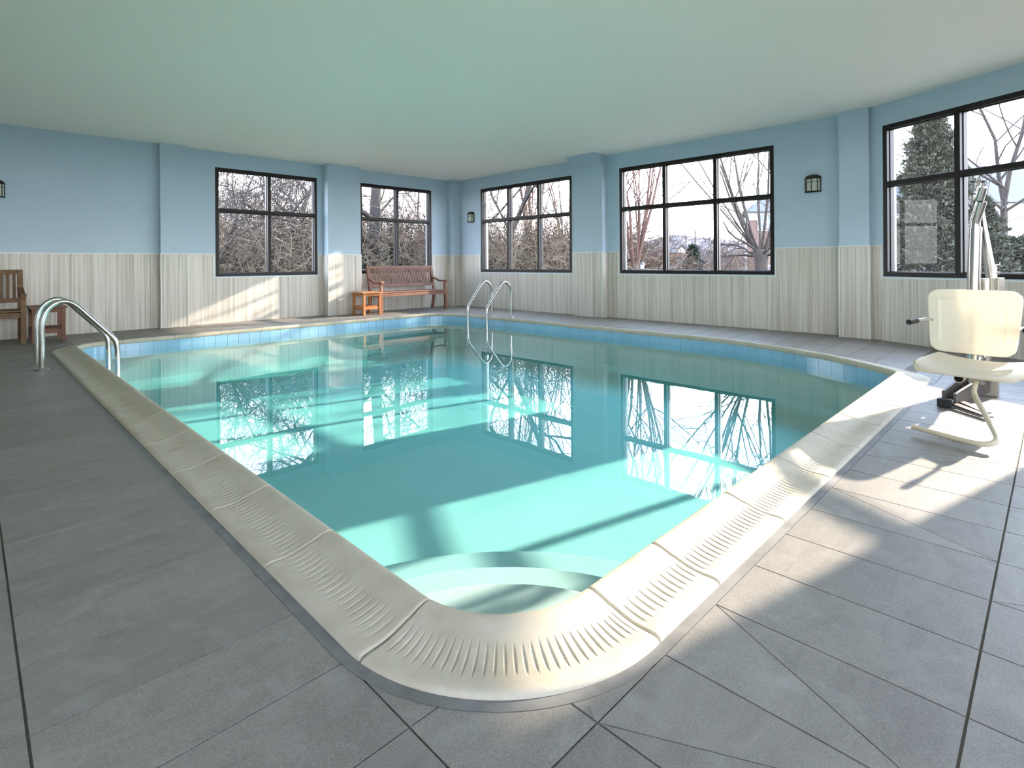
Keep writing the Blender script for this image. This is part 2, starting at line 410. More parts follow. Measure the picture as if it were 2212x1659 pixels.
panel_run(wl, FL, 5.66, 8.045, OP_L, anchor=5.66 - .2); trim(wl, FL, 5.66, 8.045, OP_L)
panel_run(wr, FR, 2.03, 5.80, OP_R, anchor=2.93); trim(wr, FR, 2.03, 5.80, OP_R)
panel_run(wr, FR, 6.455, 10.0, OP_R, anchor=6.455); trim(wr, FR, 6.455, 10.0, OP_R)
panel_run(wa, FA, .16, WL, OP_A, anchor=.36); trim(wa, FA, .16, WL, OP_A)
panel_run(wb, FBX, YB, YC, OP_BX, anchor=.2); panel_run(wf, FBY, XB, W1.x, OP_BY, anchor=.1)
for i, (w, fr, a, b, d) in enumerate(PIL):
    if b - a > .5: panel_run(w, fr, a, b, [], d, anchor=a - .03)
    else: panel_run(w, fr, a, b, [], d, anchor=a)
    mb = MB(); fbox(mb, fr, a - .013, b + .013, d, d + .015, ZW - .012, ZW)
    for s in ((a, -1), (b, 1)):
        s0 = s[0] - (.012 if s[1] < 0 else 0)
        fbox(mb, fr, s[0] - .006, s[0] + .006, d + .008, d + .016, 0, ZW - .012)
    mb.build('wainscot_trim', 'edge_trim', w)
    for sd in (a, b):     # cladding of the pillar's sides
        mb = MB(); q = -.012 if sd == a else 0
        fbox(mb, fr, sd + q, sd + q + .012, 0, d, .001, ZW - .012); mb.build('wainscot_panel', 'wainscot', w)

# ceiling, floor slab
outline = [(XB, YB), (W1.x, YB), (W0.x, W0.y), (XC, W0.y), (XC, YC), (XB, YC)]
MB().prism([(XB - .2, YB - .2), (W1.x + .3, YB - .2), (XC + .3, W0.y - .4), (XC + .3, YC + .3), (XB - .2, YC + .3)], ZC, ZC + .12).build('ceiling', 'ceiling_paint', label='smooth off-white ceiling over the pool', cat='ceiling', kind='structure')

# ------------------------------------------------------------------ windows
def window(n, fr, a, b, cols, label, glassm='pane_glass', hz=1.945):
    root = empty('window_%d' % n, fr((a + b) / 2, -.05, ZB), label=label, cat='window', kind='structure')
    FWD = .055; D0, D1 = -.12, .004
    mb = MB()
    fbox(mb, fr, a, a + FWD, D0, D1, ZB, ZT); fbox(mb, fr, b - FWD, b, D0, D1, ZB, ZT)
    fbox(mb, fr, a + FWD, b - FWD, D0, D1, ZB, ZB + FWD); fbox(mb, fr, a + FWD, b - FWD, D0, D1, ZT - FWD, ZT)
    mb.build('window_frame', 'frame_black', root, bevel=.003)
    xs = [a + (b - a) * i / cols for i in range(cols + 1)]; m = .030
    for x in xs[1:-1]:
        mb = MB(); fbox(mb, fr, x - m, x + m, D0, D1 - .001, ZB + FWD, ZT - FWD); mb.build('mullion', 'frame_black', root, bevel=.003)
    for i in range(cols):
        p = (a + FWD) if i == 0 else xs[i] + m; q = (b - FWD) if i == cols - 1 else xs[i + 1] - m
        mb = MB(); fbox(mb, fr, p, q, D0, D1 - .001, hz - m, hz + m); mb.build('transom', 'frame_black', root, bevel=.003)
        for z0, z1 in ((ZB + FWD, hz - m), (hz + m, ZT - FWD)):
            g = .009     # glazing bead
            mb = MB()
            for (s0, s1, c0, c1) in ((p, p + g, z0, z1), (q - g, q, z0, z1), (p, q, z0, z0 + g), (p, q, z1 - g, z1)): fbox(mb, fr, s0, s1, -.085, -.045, c0, c1)
            mb.build('glazing_bead', 'frame_black', root)
            mb = MB(); fbox(mb, fr, p + .002, q - .002, -.072, -.066, z0 + .002, z1 - .002); mb.build('pane', glassm, root)
window(1, FL, *OP_L[0], 2, 'black four-pane window beside the pillar without a bench')
window(2, FL, *OP_L[1], 2, 'black four-pane window above the slatted bench')
window(3, FR, *OP_R[1], 3, 'black six-pane window behind the pool ladder')
window(4, FR, *OP_R[0], 3, 'black six-pane window looking onto houses and a conifer')
window(5, FA, *OP_A[0], 3, 'black six-pane window behind the pool lift', 'pane_glints')
window(7, FBX, *OP_BX[0], 3, 'unseen black six-pane window added for fill light behind the left deck')  # this and the next two are unseen, added for neutral fill light
window(8, FBY, *OP_BY[0], 3, 'unseen black six-pane window added for fill light behind the near deck')
window(9, FBY, *OP_BY[1], 3, 'second unseen black six-pane window added for fill light behind the near deck')
window(6, FA, *OP_A[1], 2, 'unseen black window added for fill light on the angled wall past the pool lift')  # added out of view to bring in more fill light

# ------------------------------------------------------------------ pool outline (inner lip line, clockwise from above)
XI, YI, XF, YF, CW = .935, .988, 6.61, 8.50, .245
AC, AR = Vector((3.12, 3.4)), 3.49
def arc(c, r, a0, a1, n): return [(c[0] + r * math.cos(a0 + (a1 - a0) * i / n), c[1] + r * math.sin(a0 + (a1 - a0) * i / n)) for i in range(n + 1)]
RN, RL, RF_, RS = .32, .35, .60, .12
fy = YI + RS; fx = AC.x + math.sqrt((AR - RS) ** 2 - (AC.y - fy) ** 2); fa = math.atan2(fy - AC.y, fx - AC.x)
path = []
path += arc((XI + RN, YI + RN), RN, 1.5 * PI, PI, 24)
path += arc((XI + RL, YF - RL), RL, PI, PI / 2, 16)
path += arc((XF - RF_, YF - RF_), RF_, PI / 2, 0, 18)
path += arc(AC, AR, 0, fa, 40)
path += arc((fx, fy), RS, fa, -PI / 2, 10)
NP = len(path)
cum = [0.0]
for i in range(NP):
    a, b = path[i], path[(i + 1) % NP]; cum.append(cum[-1] + math.hypot(b[0] - a[0], b[1] - a[1]))
PLEN = cum[-1]
nrm = []
for i in range(NP):     # vertex normals pointing out of the pool
    a, b, c = Vector(path[i - 1]), Vector(path[i]), Vector(path[(i + 1) % NP])
    d1 = (b - a); d2 = (c - b)
    d1 = d1.normalized() if d1.length > 1e-6 else d2.normalized(); d2 = d2.normalized() if d2.length > 1e-6 else d1
    n1 = Vector((-d1.y, d1.x)); n2 = Vector((-d2.y, d2.x)); m = n1 + n2; nrm.append(m.normalized())
import bisect
def at(s):
    s = s % PLEN; i = min(bisect.bisect_right(cum, s) - 1, NP - 1); j = (i + 1) % NP
    L = cum[i + 1] - cum[i]; t = (s - cum[i]) / L if L > 1e-9 else 0
    p = Vector(path[i]) * (1 - t) + Vector(path[j]) * t; n = (nrm[i] * (1 - t) + nrm[j] * t).normalized()
    return p, n
def s_of(x, y):
    best = min(range(NP * 20), key=lambda k: (at(PLEN * k / (NP * 20))[0] - Vector((x, y))).length)
    return PLEN * best / (NP * 20)
def offset(d): return [(path[i][0] + nrm[i].x * d, path[i][1] + nrm[i].y * d) for i in range(NP)]

pool = empty('swimming_pool', (3.7, 4.5, 0), label='indoor swimming pool with cream coping and corner steps', cat='pool')
# coping: profile from the deck edge (u=0) to the pool lip (u=CW)
PROF = [(-.0, -.03), (0.0, .004), (.006, .012), (.02, .0145), (.045, .014)] + [(.055 + .008 * i, .0135 + .00012 * i * i) for i in range(13)] + \
       [(.165, .0325), (.182, .0385), (.200, .0440), (.216, .0475), (.228, .0480), (.238, .0455), (.244, .040), (.2465, .030), (.2465, .012), (.242, -.004), (.232, -.014), (.215, -.018), (.17, -.018)]
def zprof(u):
    return 0
def coping(s0, s1, slit, step, PITCH=.0295, deep=.0042):
    n = max(2, int((s1 - s0) / step)); mb = MB(); k = len(PROF); g = .0022
    a, b = s0 + g, s1 - g; vs = []; fs = []
    m = max(1, round((s1 - s0 - .03) / PITCH)); pit = (s1 - s0 - .03) / m
    for i in range(n + 1):
        s = a + (b - a) * i / n; p, nn = at(s)
        e = min(s - a, b - s); drop = .004 * (1 - min(1, e / .006)) ** 2      # eased ends
        for (u, z) in PROF:
            q = p + nn * (CW - u); dz = 0
            if slit and .055 < u < .150:
                ph = ((s - s0 - .015) / pit) % 1.0
                if s0 + .015 < s < s1 - .015:
                    w = .19 * math.sin(PI * (u - .055) / .095)              # lens-shaped groove
                    t = abs(ph - .5)
                    if t < w: dz = -deep * (1 - t / w)
            vs.append((q.x, q.y, z + dz - (drop if z > 0 else 0)))
    for i in range(n):
        for j in range(k - 1): fs.append((i * k + j, (i + 1) * k + j, (i + 1) * k + j + 1, i * k + j + 1))
    mb.add(vs, fs, True)
    mb.add(vs[:k], [tuple(range(k))]); mb.add(vs[-k:], [tuple(range(k))[::-1]])
    return mb.build('coping_stone', 'coping', pool)
# joints between the stones, measured on the photograph
seams = [s_of(XI, y) for y in (1.274, 1.846, 2.42, 2.98, 3.56, 4.14, 4.72, 5.30, 5.88, 6.46, 7.04, 7.62, 8.15)]
seams += [s_of(x, YF) for x in (1.42, 2.0, 2.58, 3.16, 3.74, 4.32, 4.90, 5.48, 6.0)]
seams += [s_of(XF, y) for y in (7.9, 7.3, 6.7, 6.1, 5.5, 4.9, 4.3, 3.7)]
sa = s_of(AC.x + AR * math.cos(fa * .5), AC.y + AR * math.sin(fa * .5))
seams += [s_of(AC.x + AR * math.cos(fa * f_), AC.y + AR * math.sin(fa * f_)) for f_ in (.13, .36, .60, .84)]
seams += [s_of(x, YI) for x in (5.60, 5.02, 4.44, 3.86, 3.32, 2.79, 2.215, 1.64, 1.285)]
seams = sorted(seams)
for i, s0 in enumerate(seams):
    s1 = seams[i + 1] if i + 1 < len(seams) else seams[0] + PLEN
    p, nn = at((s0 + s1) / 2)
    near = p.x < 1.0 or p.y < 1.15 or (p.x + p.y) < 2.6
    close = p.length < 4.2
    corner = p.x < 1.15 and p.y < 1.25
    coping(s0, s1, near, (.0014 if corner else .0026) if close else (.005 if near else .05), .0165 if corner else .0295, .0028 if p.x < .95 else .0042)
# worn remains of a painted depth mark on one stone of the near edge
mat('worn_paint', srgb(150, 146, 144), .7)
def zc(y):
    u = CW - (YI - y); a = max([q for q in PROF[1:20] if q[0] <= u], key=lambda q: q[0]); b = min([q for q in PROF[1:24] if q[0] > u], key=lambda q: q[0])
    return a[1] + (b[1] - a[1]) * (u - a[0]) / (b[0] - a[0])
mk = catmull([(x, y, 0) for x, y in ((4.0932, .913), (4.0514, .8952), (4.1052, .8914), (4.0609, .8678), (4.0604, .851), (4.0464, .8316), (4.0449, .8163))], 6)
mb = MB(); vs = []; fs = []
for i, q in enumerate(mk):
    w_ = .0035 + .002 * math.sin(i * 1.3)
    vs += [(q.x - w_, q.y, zc(q.y) + .0012), (q.x + w_, q.y, zc(q.y) + .0012)]
fs = [(2 * i, 2 * i + 1, 2 * i + 3, 2 * i + 2) for i in range(len(mk) - 1)]
mb.add(vs, fs); mb.build('worn_paint_mark', 'worn_paint', pool)
# joint of sealant between coping and deck tiles (a part of the floor, built below)

# basin
DEEP = -.62
def ring(mb, pa, za, pb, zb, flip=False, smooth=False):
    n = len(pa); vs = [(x, y, za) for x, y in pa] + [(x, y, zb) for x, y in pb]
    fs = [(i, (i + 1) % n, n + (i + 1) % n, n + i) for i in range(n)]
    if flip: fs = [q[::-1] for q in fs]
    mb.add(vs, fs, smooth)
mb = MB(); wall_off = offset(.012)
ring(mb, wall_off, .004, wall_off, DEEP + .12, smooth=True)
ring(mb, wall_off, DEEP + .12, offset(-.03), DEEP + .03, smooth=True)
ring(mb, offset(-.03), DEEP + .03, offset(-.14), DEEP, smooth=True)
mb.add([(x, y, DEEP) for x, y in offset(-.14)], [tuple(range(NP))[::-1]])
mb.build('pool_basin', 'plaster', pool)
# corner steps
for r, z in ((.76, -.235), (1.10, -.36), (1.47, -.485)):
    mb = MB(); c = (XI, YI); poly = [c] + [(c[0] + r * math.cos(a), c[1] + r * math.sin(a)) for a in [PI / 2 * i / 32 for i in range(33)]]
    poly = [(max(x, XI - .01), max(y, YI - .01)) for x, y in poly]
    mb.prism(poly, DEEP, z); mb.build('pool_step', 'plaster', pool, bevel=.02)
# waterline tiles
TW = .152; nt_ = int(PLEN / TW); tp = PLEN / nt_
for i in range(nt_):
    s = (i + .5) * tp; mb = MB(); vs = []
    seg = 4
    for k_ in range(seg + 1):
        p, nn = at(s - tp / 2 + .0015 + (tp - .003) * k_ / seg)
        for off in (.004, .013): 
            q = p + nn * off
            vs += [(q.x, q.y, -.165), (q.x, q.y, -.009)]
    fs = []
    for k_ in range(seg):
        b = k_ * 4; fs += [(b, b + 1, b + 5, b + 4), (b + 2, b + 6, b + 7, b + 3), (b + 1, b + 3, b + 7, b + 5), (b, b + 4, b + 6, b + 2)]
    fs += [(0, 2, 3, 1), (seg * 4, seg * 4 + 1, seg * 4 + 3, seg * 4 + 2)]
    mb.add(vs, fs); mb.build('waterline_tile', 'waterline_tile', pool)

# water body
WZ = -.10
mb = MB(); wo_ = offset(.03)
wtop = wo_; n = NP
mb.add([(x, y, WZ) for x, y in wtop] + [(x, y, DEEP - .05) for x, y in wtop],
       [tuple(range(n))[::-1], tuple(range(n, 2 * n))] + [(i, (i + 1) % n, n + (i + 1) % n, n + i) for i in range(n)])
mb.build('pool_water', 'water', label='still turquoise water filling the swimming pool', cat='water', kind='stuff')

# ------------------------------------------------------------------ floor and deck tiles
bm = bmesh.new()
o_loop = [bm.verts.new((x, y, -.006)) for x, y in outline]
i_loop = [bm.verts.new((x, y, -.006)) for x, y in offset(CW * .6)]
for L_ in (o_loop, i_loop):
    for i in range(len(L_)): bm.edges.new((L_[i], L_[(i + 1) % len(L_)]))
bmesh.ops.triangle_fill(bm, edges=bm.edges[:], use_beauty=True)
bmesh.ops.recalc_face_normals(bm, faces=bm.faces[:])
if sum(f.normal.z for f in bm.faces) < 0: bmesh.ops.reverse_faces(bm, faces=bm.faces[:])
me = bpy.data.meshes.new('floor'); bm.to_mesh(me); bm.free(); me.materials.append(MATS['grout'])
floor = bpy.data.objects.new('floor', me); COL.objects.link(floor)
tag(floor, 'grey stone-look tiled pool deck', 'floor', kind='structure')

def clip(poly, a, b, c):
    """keep a*x+b*y <= c"""
    out = []
    for i in range(len(poly)):
        p, q = poly[i], poly[(i + 1) % len(poly)]; fp = a * p[0] + b * p[1] - c; fq = a * q[0] + b * q[1] - c
        if fp <= 0: out.append(p)
        if fp * fq < 0:
            t = fp / (fp - fq); out.append((p[0] + (q[0] - p[0]) * t, p[1] + (q[1] - p[1]) * t))
    return out
def room_clip(poly):
    n = len(outline)
    poly = clip(poly, 0, -1, -YB); poly = poly and clip(poly, 1, 0, XC); poly = poly and clip(poly, 0, 1, YC); poly = poly and clip(poly, -1, 0, -XB)
    if poly: poly = clip(poly, -WN.x, -WN.y, -(WN.x * W0.x + WN.y * W0.y))
    return poly
SAMP = [at(PLEN * k / 600) for k in range(600)]
def pool_clip(poly):
    """cut the tile along the coping it runs under; None when it lies inside the pool"""
    cx_, cy_ = sum(p[0] for p in poly) / len(poly), sum(p[1] for p in poly) / len(poly)
    pts = poly + [(cx_, cy_)] + [((poly[i][0] + poly[(i + 1) % len(poly)][0]) / 2, (poly[i][1] + poly[(i + 1) % len(poly)][1]) / 2) for i in range(len(poly))]
    def sd(x, y):
        p, nn = min(SAMP, key=lambda a: (a[0].x - x) ** 2 + (a[0].y - y) ** 2); return (x - p.x) * nn.x + (y - p.y) * nn.y, p, nn
    ds = [sd(*q) for q in pts]
    if min(d[0] for d in ds) > CW + .02: return poly
    if max(d[0] for d in ds) < CW * .8: return None
    out = poly
    for _ in range(3):
        w = min((sd(*q) for q in out), key=lambda d: d[0])
        if w[0] > CW * .35: break
        p, nn = w[1], w[2]; c = (p + nn * CW * .5); out = clip(out, -nn.x, -nn.y, -(nn.x * c.x + nn.y * c.y))
        if len(out) < 3: return None
    return out if len(out) >= 3 else None
tiles = []
G = .0024
def rect(x0, x1, y0, y1, gx0=G, gx1=G, gy0=G, gy1=G): return [(x0 + gx0, y0 + gy0), (x1 - gx1, y0 + gy0), (x1 - gx1, y1 - gy1), (x0 + gx0, y1 - gy1)]
XJ = [.672 - .584 * k for k in range(0, 7)]                    # joints of the left deck
YJ = .715; PY = .2796
XR0, PX = .966, .2883
YR = [.713, .145, -.423, -.99, -1.56, -2.13, -2.70, -3.27]
# left deck: long side across the deck
for k in range(-14, 35):
    y0 = YJ + PY * k; y1 = y0 + PY
    if y0 > YC: break
    for i in range(6):
        tiles.append(rect(XJ[i + 1], XJ[i], y0, y1, gx0=.0035))
    if .70 < y0 < 1.26: tiles.append(rect(.672, .966, y0, y1))
    elif 1.26 <= y0 < 8.45: tiles.append(rect(.672, .90, y0, min(y1, 8.49)))
DIAG = {0: 1, 1: -1, 5: -1, 8: 1}
for k in range(-1, 28):
    x0 = XR0 + PX * k; x1 = x0 + PX
    for j in range(7):
        y1, y0 = YR[j], YR[j + 1]
        r_ = rect(x0, x1, y0, y1, gy0=.0036 if j == 0 else G)
        if j == 0 and k in DIAG or (j == 1 and k == 4):
            d = DIAG.get(k, 1) if j == 0 else 1
            if d > 0: A_, B_ = (x0, y1), (x1, y0)
            else: A_, B_ = (x1, y1), (x0, y0)
            nx, ny = B_[1] - A_[1], A_[0] - B_[0]; ll = math.hypot(nx, ny); nx /= ll; ny /= ll; c = nx * A_[0] + ny * A_[1]
            tiles.append(clip(r_, nx, ny, c - .0015)); tiles.append(clip(r_, -nx, -ny, -c - .0015))
        else: tiles.append(r_)
    # wedge under the right end of the pool and the far-right deck
for k in range(0, 24):       # strip between coping of the near edge and the first joint
    x0 = XR0 + PX * k; x1 = x0 + PX
    tiles.append(rect(x0, x1, .713, .90))
for k in range(1, 34):       # far-right deck: long side across the deck
    y1 = 8.49 - .2883 * (k - 1); y0 = y1 - .2883
    if y0 < .72: break
    lo = 6.55 if y0 > 3.0 else 5.2
    xs = [XC - .585 * q for q in range(0, 6)]
    for q in range(5):
        if xs[q + 1] < lo - .5: continue
        t_ = rect(xs[q + 1], xs[q], y0, y1); t_ = clip(t_, 0, -1, -.90)
        if len(t_) >= 3: tiles.append(t_)
for k in range(0, 30):       # far-left deck: long side across the deck
    x0 = .672 + .2895 * k; x1 = x0 + .2895
    if x0 > XC: break
    for y0, y1 in ((9.63, YC), (9.06, 9.63), (8.49, 9.06)):
        tiles.append(rect(x0, x1, y0, y1))
seen = {}; rest = MB(); ntile = 0
TB, TT = -.012, 0.0
for poly in tiles:
    if len(poly) < 3: continue
    poly = room_clip(poly)
    if not poly or len(poly) < 3: continue
    # left-deck rows stop where the far-left deck begins
    poly = pool_clip(poly)
    if not poly: continue
    ar = abs(sum(poly[i][0] * poly[(i + 1) % len(poly)][1] - poly[(i + 1) % len(poly)][0] * poly[i][1] for i in range(len(poly)))) / 2
    if ar < .0012: continue
    cx_, cy_ = sum(p[0] for p in poly) / len(poly), sum(p[1] for p in poly) / len(poly)
    pp = [q for q in (proj((p[0] * .8 + cx_ * .2, p[1] * .8 + cy_ * .2, 0)) for p in poly) if q]
    vis = any(-60 < q[0] < W_PX + 60 and 560 < q[1] < H_PX + 60 for q in pp)
    if vis and ntile < 298:
        key = tuple((round(p[0] - cx_, 3), round(p[1] - cy_, 3)) for p in poly)
        if key not in seen:
            m_ = MB().prism([(p[0] - cx_, p[1] - cy_) for p in poly], TB, TT)
            mesh = bpy.data.meshes.new('deck_tile'); mesh.from_pydata(m_.v, [], m_.f); mesh.materials.append(MATS['floor_tile']); seen[key] = mesh
        o = bpy.data.objects.new('deck_tile', seen[key]); COL.objects.link(o); o.location = (cx_, cy_, 0); o.parent = floor; ntile += 1
    else: rest.prism(poly, TB, TT)
rest.build('deck_tile_field', 'floor_tile', floor, kind='stuff')
print('TILES', ntile, 'of', len(tiles))
mb = MB(); ring(mb, offset(CW - .01), .0012, offset(CW + .032), .0012, flip=True); mb.build('sealant_strip', 'sealant', floor)

# ------------------------------------------------------------------ wall lanterns
def lantern(fr, s, z, label):
    p0 = fr(s, 0, z); root = empty('wall_lantern', p0, label=label, cat='lamp', group='black wall lanterns round the pool')
    n = (fr(s, 1, z) - p0); u = (fr(s + 1, 0, z) - p0); base = math.atan2(n.y, n.x)
    w, d, h = .098, .085, .185
    mb = MB(); fbox(mb, fr, s - w, s + w, 0, .012, z, z + h + .03); mb.build('backplate', 'black_metal', root)
    def el(t, k=1.0, zz=0.0):   # half ellipse bulging into the room
        a = -PI / 2 + PI * t; return p0 + u * (math.sin(a) * w * k) + n * (math.cos(a) * d * k + .008) + Vector((0, 0, zz))
    mb = MB(); N = 16; vs = []; fs = []
    for i in range(N + 1): vs += [el(i / N, .93, .012), el(i / N, .93, h)]
    fs = [(2 * i, 2 * i + 2, 2 * i + 3, 2 * i + 1) for i in range(N)]
    mb.add(vs, fs, True); mb.build('glass_shade', 'frosted_glass', root, label='frosted greenish glass shade')
    for zz, r in ((.006, .008), (h, .009)):
        mb = MB(); mb.tube([el(i / N, 1, zz) for i in range(N + 1)], r, 8); mb.build('ring_bar', 'black_metal', root)
    mb = MB(); mb.tube([el(i / N, .98, h * .72) for i in range(N + 1)], .0035, 6); mb.build('cross_bar', 'black_metal', root)
    for t in (0.02, .25, .5, .75, .98):
        mb = MB(); mb.tube([el(t, .99, .004), el(t, .99, h)], .0048, 6); mb.build('upright_bar', 'black_metal', root)
    mb = MB(); vs = []; K = 6
    for i in range(K + 1):
        t = i / K; k_ = 1.06 * math.cos(t * PI / 2) ** .8 + .001; zz = h + .006 + .052 * math.sin(t * PI / 2) ** 1.3
        for j in range(N + 1): vs.append(el(j / N, k_, zz))
    fs = [(i * (N + 1) + j, i * (N + 1) + j + 1, (i + 1) * (N + 1) + j + 1, (i + 1) * (N + 1) + j) for i in range(K) for j in range(N)]
    mb.add(vs, fs, True); mb.build('domed_roof', 'black_metal', root)
lantern(FR, 2.385, 1.945, 'black wall lantern between the six-pane window and the narrow pillar near the pool lift')
lantern(FR, 9.59, 1.945, 'black wall lantern by the room corner above the slatted bench end')
lantern(FL, .285, 1.940, 'black wall lantern above the dark bench on the blank wall')

# ------------------------------------------------------------------ benches
def bench(x0, x1, yf, yb, m, nsl, label, curve):
    root = empty('garden_bench', ((x0 + x1) / 2, yf, 0), label=label, cat='bench')
    lw = .058
    H = .955
    yt = yb + .03 if curve else yb                      # top of the back leans to the wall
    def ypost(z): return yb - .10 + (yt - yb + .10) * max(0, (z - .40) / (H - .40)) + (.07 * max(0, (.40 - z) / .40) ** 1.5 if True else 0)
    for x in (x0, x1 - lw):                              # front legs, tapering and curved
        mb = MB(); pr = [(0, .056), (.15, .050), (.30, .054), (.42, .058), (.50, .052), (.56, .044), (.63, .056)]
        poly = [(x, yf + (.010 if z in (.50,) else 0) + (.018 if z == .56 else 0), z) for z, _ in pr] + [(x, yf + w_ + (.018 if z == .56 else 0), z) for z, w_ in reversed(pr)]
        mb.extrude(poly, (lw, 0, 0)); mb.build('front_leg', m, root, bevel=.004)
        zs = [0, .1, .2, .3, .4, .5, .6, .7, .8, .9, H]  # back legs sweep up into the back posts
        poly = [(x, ypost(z) - .025, z) for z in zs] + [(x, ypost(z) + .025, z) for z in reversed(zs)]
        mb = MB(); mb.extrude(poly, (lw, 0, 0)); mb.build('back_post', m, root, bevel=.004)
        arm = [(yf - .03, .635), (yf + .03, .645), (yf + .14, .632), (yf + .26, .640), (yf + .36, .672), (ypost(.72), .72)]
        arm = [(p.x, p.y) for p in catmull([(a_, b_, 0) for a_, b_ in arm], 5)]
        poly = [(x - .004, y_, z_) for y_, z_ in arm] + [(x - .004, y_, z_ - .034) for y_, z_ in reversed(arm)]
        mb = MB(); mb.extrude(poly, (lw + .008, 0, 0)); mb.build('armrest', m, root, bevel=.006)
        mb = MB(); mb.box(x + .01, x + lw - .01, yf + .05, ypost(.37) , .33, .40); mb.build('side_rail', m, root)
    a, b = x0 + lw, x1 - lw
    MB().box(a, b, yf + .008, yf + .034, .335, .405).build('front_rail', m, root, bevel=.003)
    MB().box(a, b, ypost(.36) - .02, ypost(.36) + .008, .335, .40).build('rear_rail', m, root)
    ns = 7; dy = (ypost(.42) - .03 - yf) / ns
    for i in range(ns):
        zz = .414 - .012 * math.sin(PI * (i + .5) / ns)
        MB().box(a + .002, b - .002, yf + .002 + i * dy, yf + .002 + i * dy + dy - .012, zz, zz + .022).build('seat_slat', m, root, bevel=.003)
    def bx(z0, z1, th, nm):
        mb = MB(); p = [(a, ypost(z0) - th, z0), (a, ypost(z0) + th, z0), (a, ypost(z1) + th, z1), (a, ypost(z1) - th, z1)]
        mb.extrude(p, (b - a, 0, 0)); mb.build(nm, m, root, bevel=.004)
    bx(H - .06, H, .018, 'top_rail'); bx(.515, .575, .018, 'bottom_rail')
    pit = (b - a) / nsl; sw = pit * .52
    for i in range(nsl):
        xx = a + pit * (i + .5) - sw / 2; mb = MB()
        zs = (.575, .66, .75, .83, H - .06)
        poly = [(xx, ypost(z) - .007 + (.012 * math.sin(PI * (z - .575) / .32) if curve else 0), z) for z in zs] + [(xx, ypost(z) + .007 + (.012 * math.sin(PI * (z - .575) / .32) if curve else 0), z) for z in reversed(zs)]
        mb.extrude(poly, (sw, 0, 0)); mb.build('back_slat', m, root)
    return root
bench(5.83, 7.50, 9.52, 10.06, 'teak_brown', 37, 'reddish brown wooden bench with closely slatted back under the window', True)
bench(-.80, .553, 9.43, 10.03, 'teak_dark', 19, 'dark brown wooden bench with upright slats against the blank wall', False)

def side_table(x0, x1, y0, y1, h, m, label, nb):
    root = empty('side_table', ((x0 + x1) / 2, (y0 + y1) / 2, 0), label=label, cat='table')
    l = .042
    for x in (x0, x1 - l):
        for y in (y0, y1 - l): MB().box(x, x + l, y, y + l, 0, h - .022).build('leg', m, root, bevel=.003)
    for zz in (h - .075, .115):
        for y in (y0 + .008, y1 - .03): MB().box(x0 + l, x1 - l, y, y + .022, zz, zz + .048).build('apron', m, root, bevel=.002)
        for x in (x0 + .008, x1 - .03): MB().box(x, x + .022, y0 + l, y1 - l, zz, zz + .048).build('apron', m, root, bevel=.002)
    o = .022; p = (x1 - x0 + 2 * o) / nb
    for i in range(nb):
        MB().box(x0 - o + p * i + .002, x0 - o + p * (i + 1) - .004, y0 - o, y1 + o, h - .022, h).build('top_board', m, root, bevel=.003)
    p = (x1 - x0 - .012) / nb
    for i in range(nb):
        a_, b_ = x0 + .006 + p * i + .002, x0 + .006 + p * (i + 1) - .003
        MB().box(a_, b_, y0 + .012 if 0 < i < nb - 1 else y0 + l + .002, y1 - .012 if 0 < i < nb - 1 else y1 - l - .002, .1635, .181).build('shelf_board', m, root, bevel=.002)
side_table(5.40, 5.785, 9.44, 9.86, .447, 'teak_orange', 'honey coloured slatted side table beside the reddish bench', 5)
side_table(.60, .945, 9.40, 9.92, .465, 'teak_red', 'dark reddish slatted side table beside the dark bench', 4)

# ------------------------------------------------------------------ pool ladders
def ladder(x0, dirx, ys, label):
    root = empty('pool_ladder', (x0, sum(ys) / 2, 0), label=label, cat='ladder')
    prof = [(0, .004), (0, .15), (0, .30), (0, .42), (.012, .50), (.045, .578), (.095, .630), (.155, .651), (.215, .640), (.275, .595), (.35, .508), (.45, .391), (.535, .291), (.578, .225), (.596, .155), (.60, .06), (.60, -.30), (.60, -.72)]
    for y in ys:
        MB().tube(catmull([(x0 + dirx * d, y, z) for d, z in prof], 5), .0245, 14).build('handrail', 'steel', root)
        MB().lathe((x0, y, 0), [(.0, .001), (.062, .001), (.062, .007), (.052, .014), (.026, .020), (.024, .020)], 24).build('floor_flange', 'steel_dull', root)
    for z in (-.21, -.43, -.65):
        xx = x0 + dirx * .60
        MB().box(xx - .05, xx + .03, min(ys) + .02, max(ys) - .02, z - .02, z).build('tread', 'steel_dull', root, bevel=.004)
ladder(.515, 1, (6.93, 7.45), 'steel pool ladder with arched handrails beside the dark bench')
ladder(7.03, -1, (7.06, 7.57), 'steel pool ladder with arched handrails in front of the six-pane window')

# ------------------------------------------------------------------ pool lift
LT = Vector((.19, .982, 0)).normalized(); LFW = Vector((-LT.y, LT.x, 0)); LP = Vector((4.743, .411, 0))
def lp(s, w, z): return LP + LT * s + LFW * w + Vector((0, 0, z))
MX, MY = 5.335, .425
lift = empty('pool_lift', (MX, MY, 0), label='pool access lift with cream plastic seat on a steel mast', cat='pool lift')
def rounded(w, h, r, n=6):
    pts = []
    for cx_, cy_, a0 in ((w - r, h - r, 0), (-w + r, h - r, PI / 2), (-w + r, -h + r, PI), (w - r, -h + r, 1.5 * PI)):
        for i in range(n + 1): a = a0 + PI / 2 * i / n; pts.append((cx_ + r * math.cos(a), cy_ + r * math.sin(a)))
    return pts
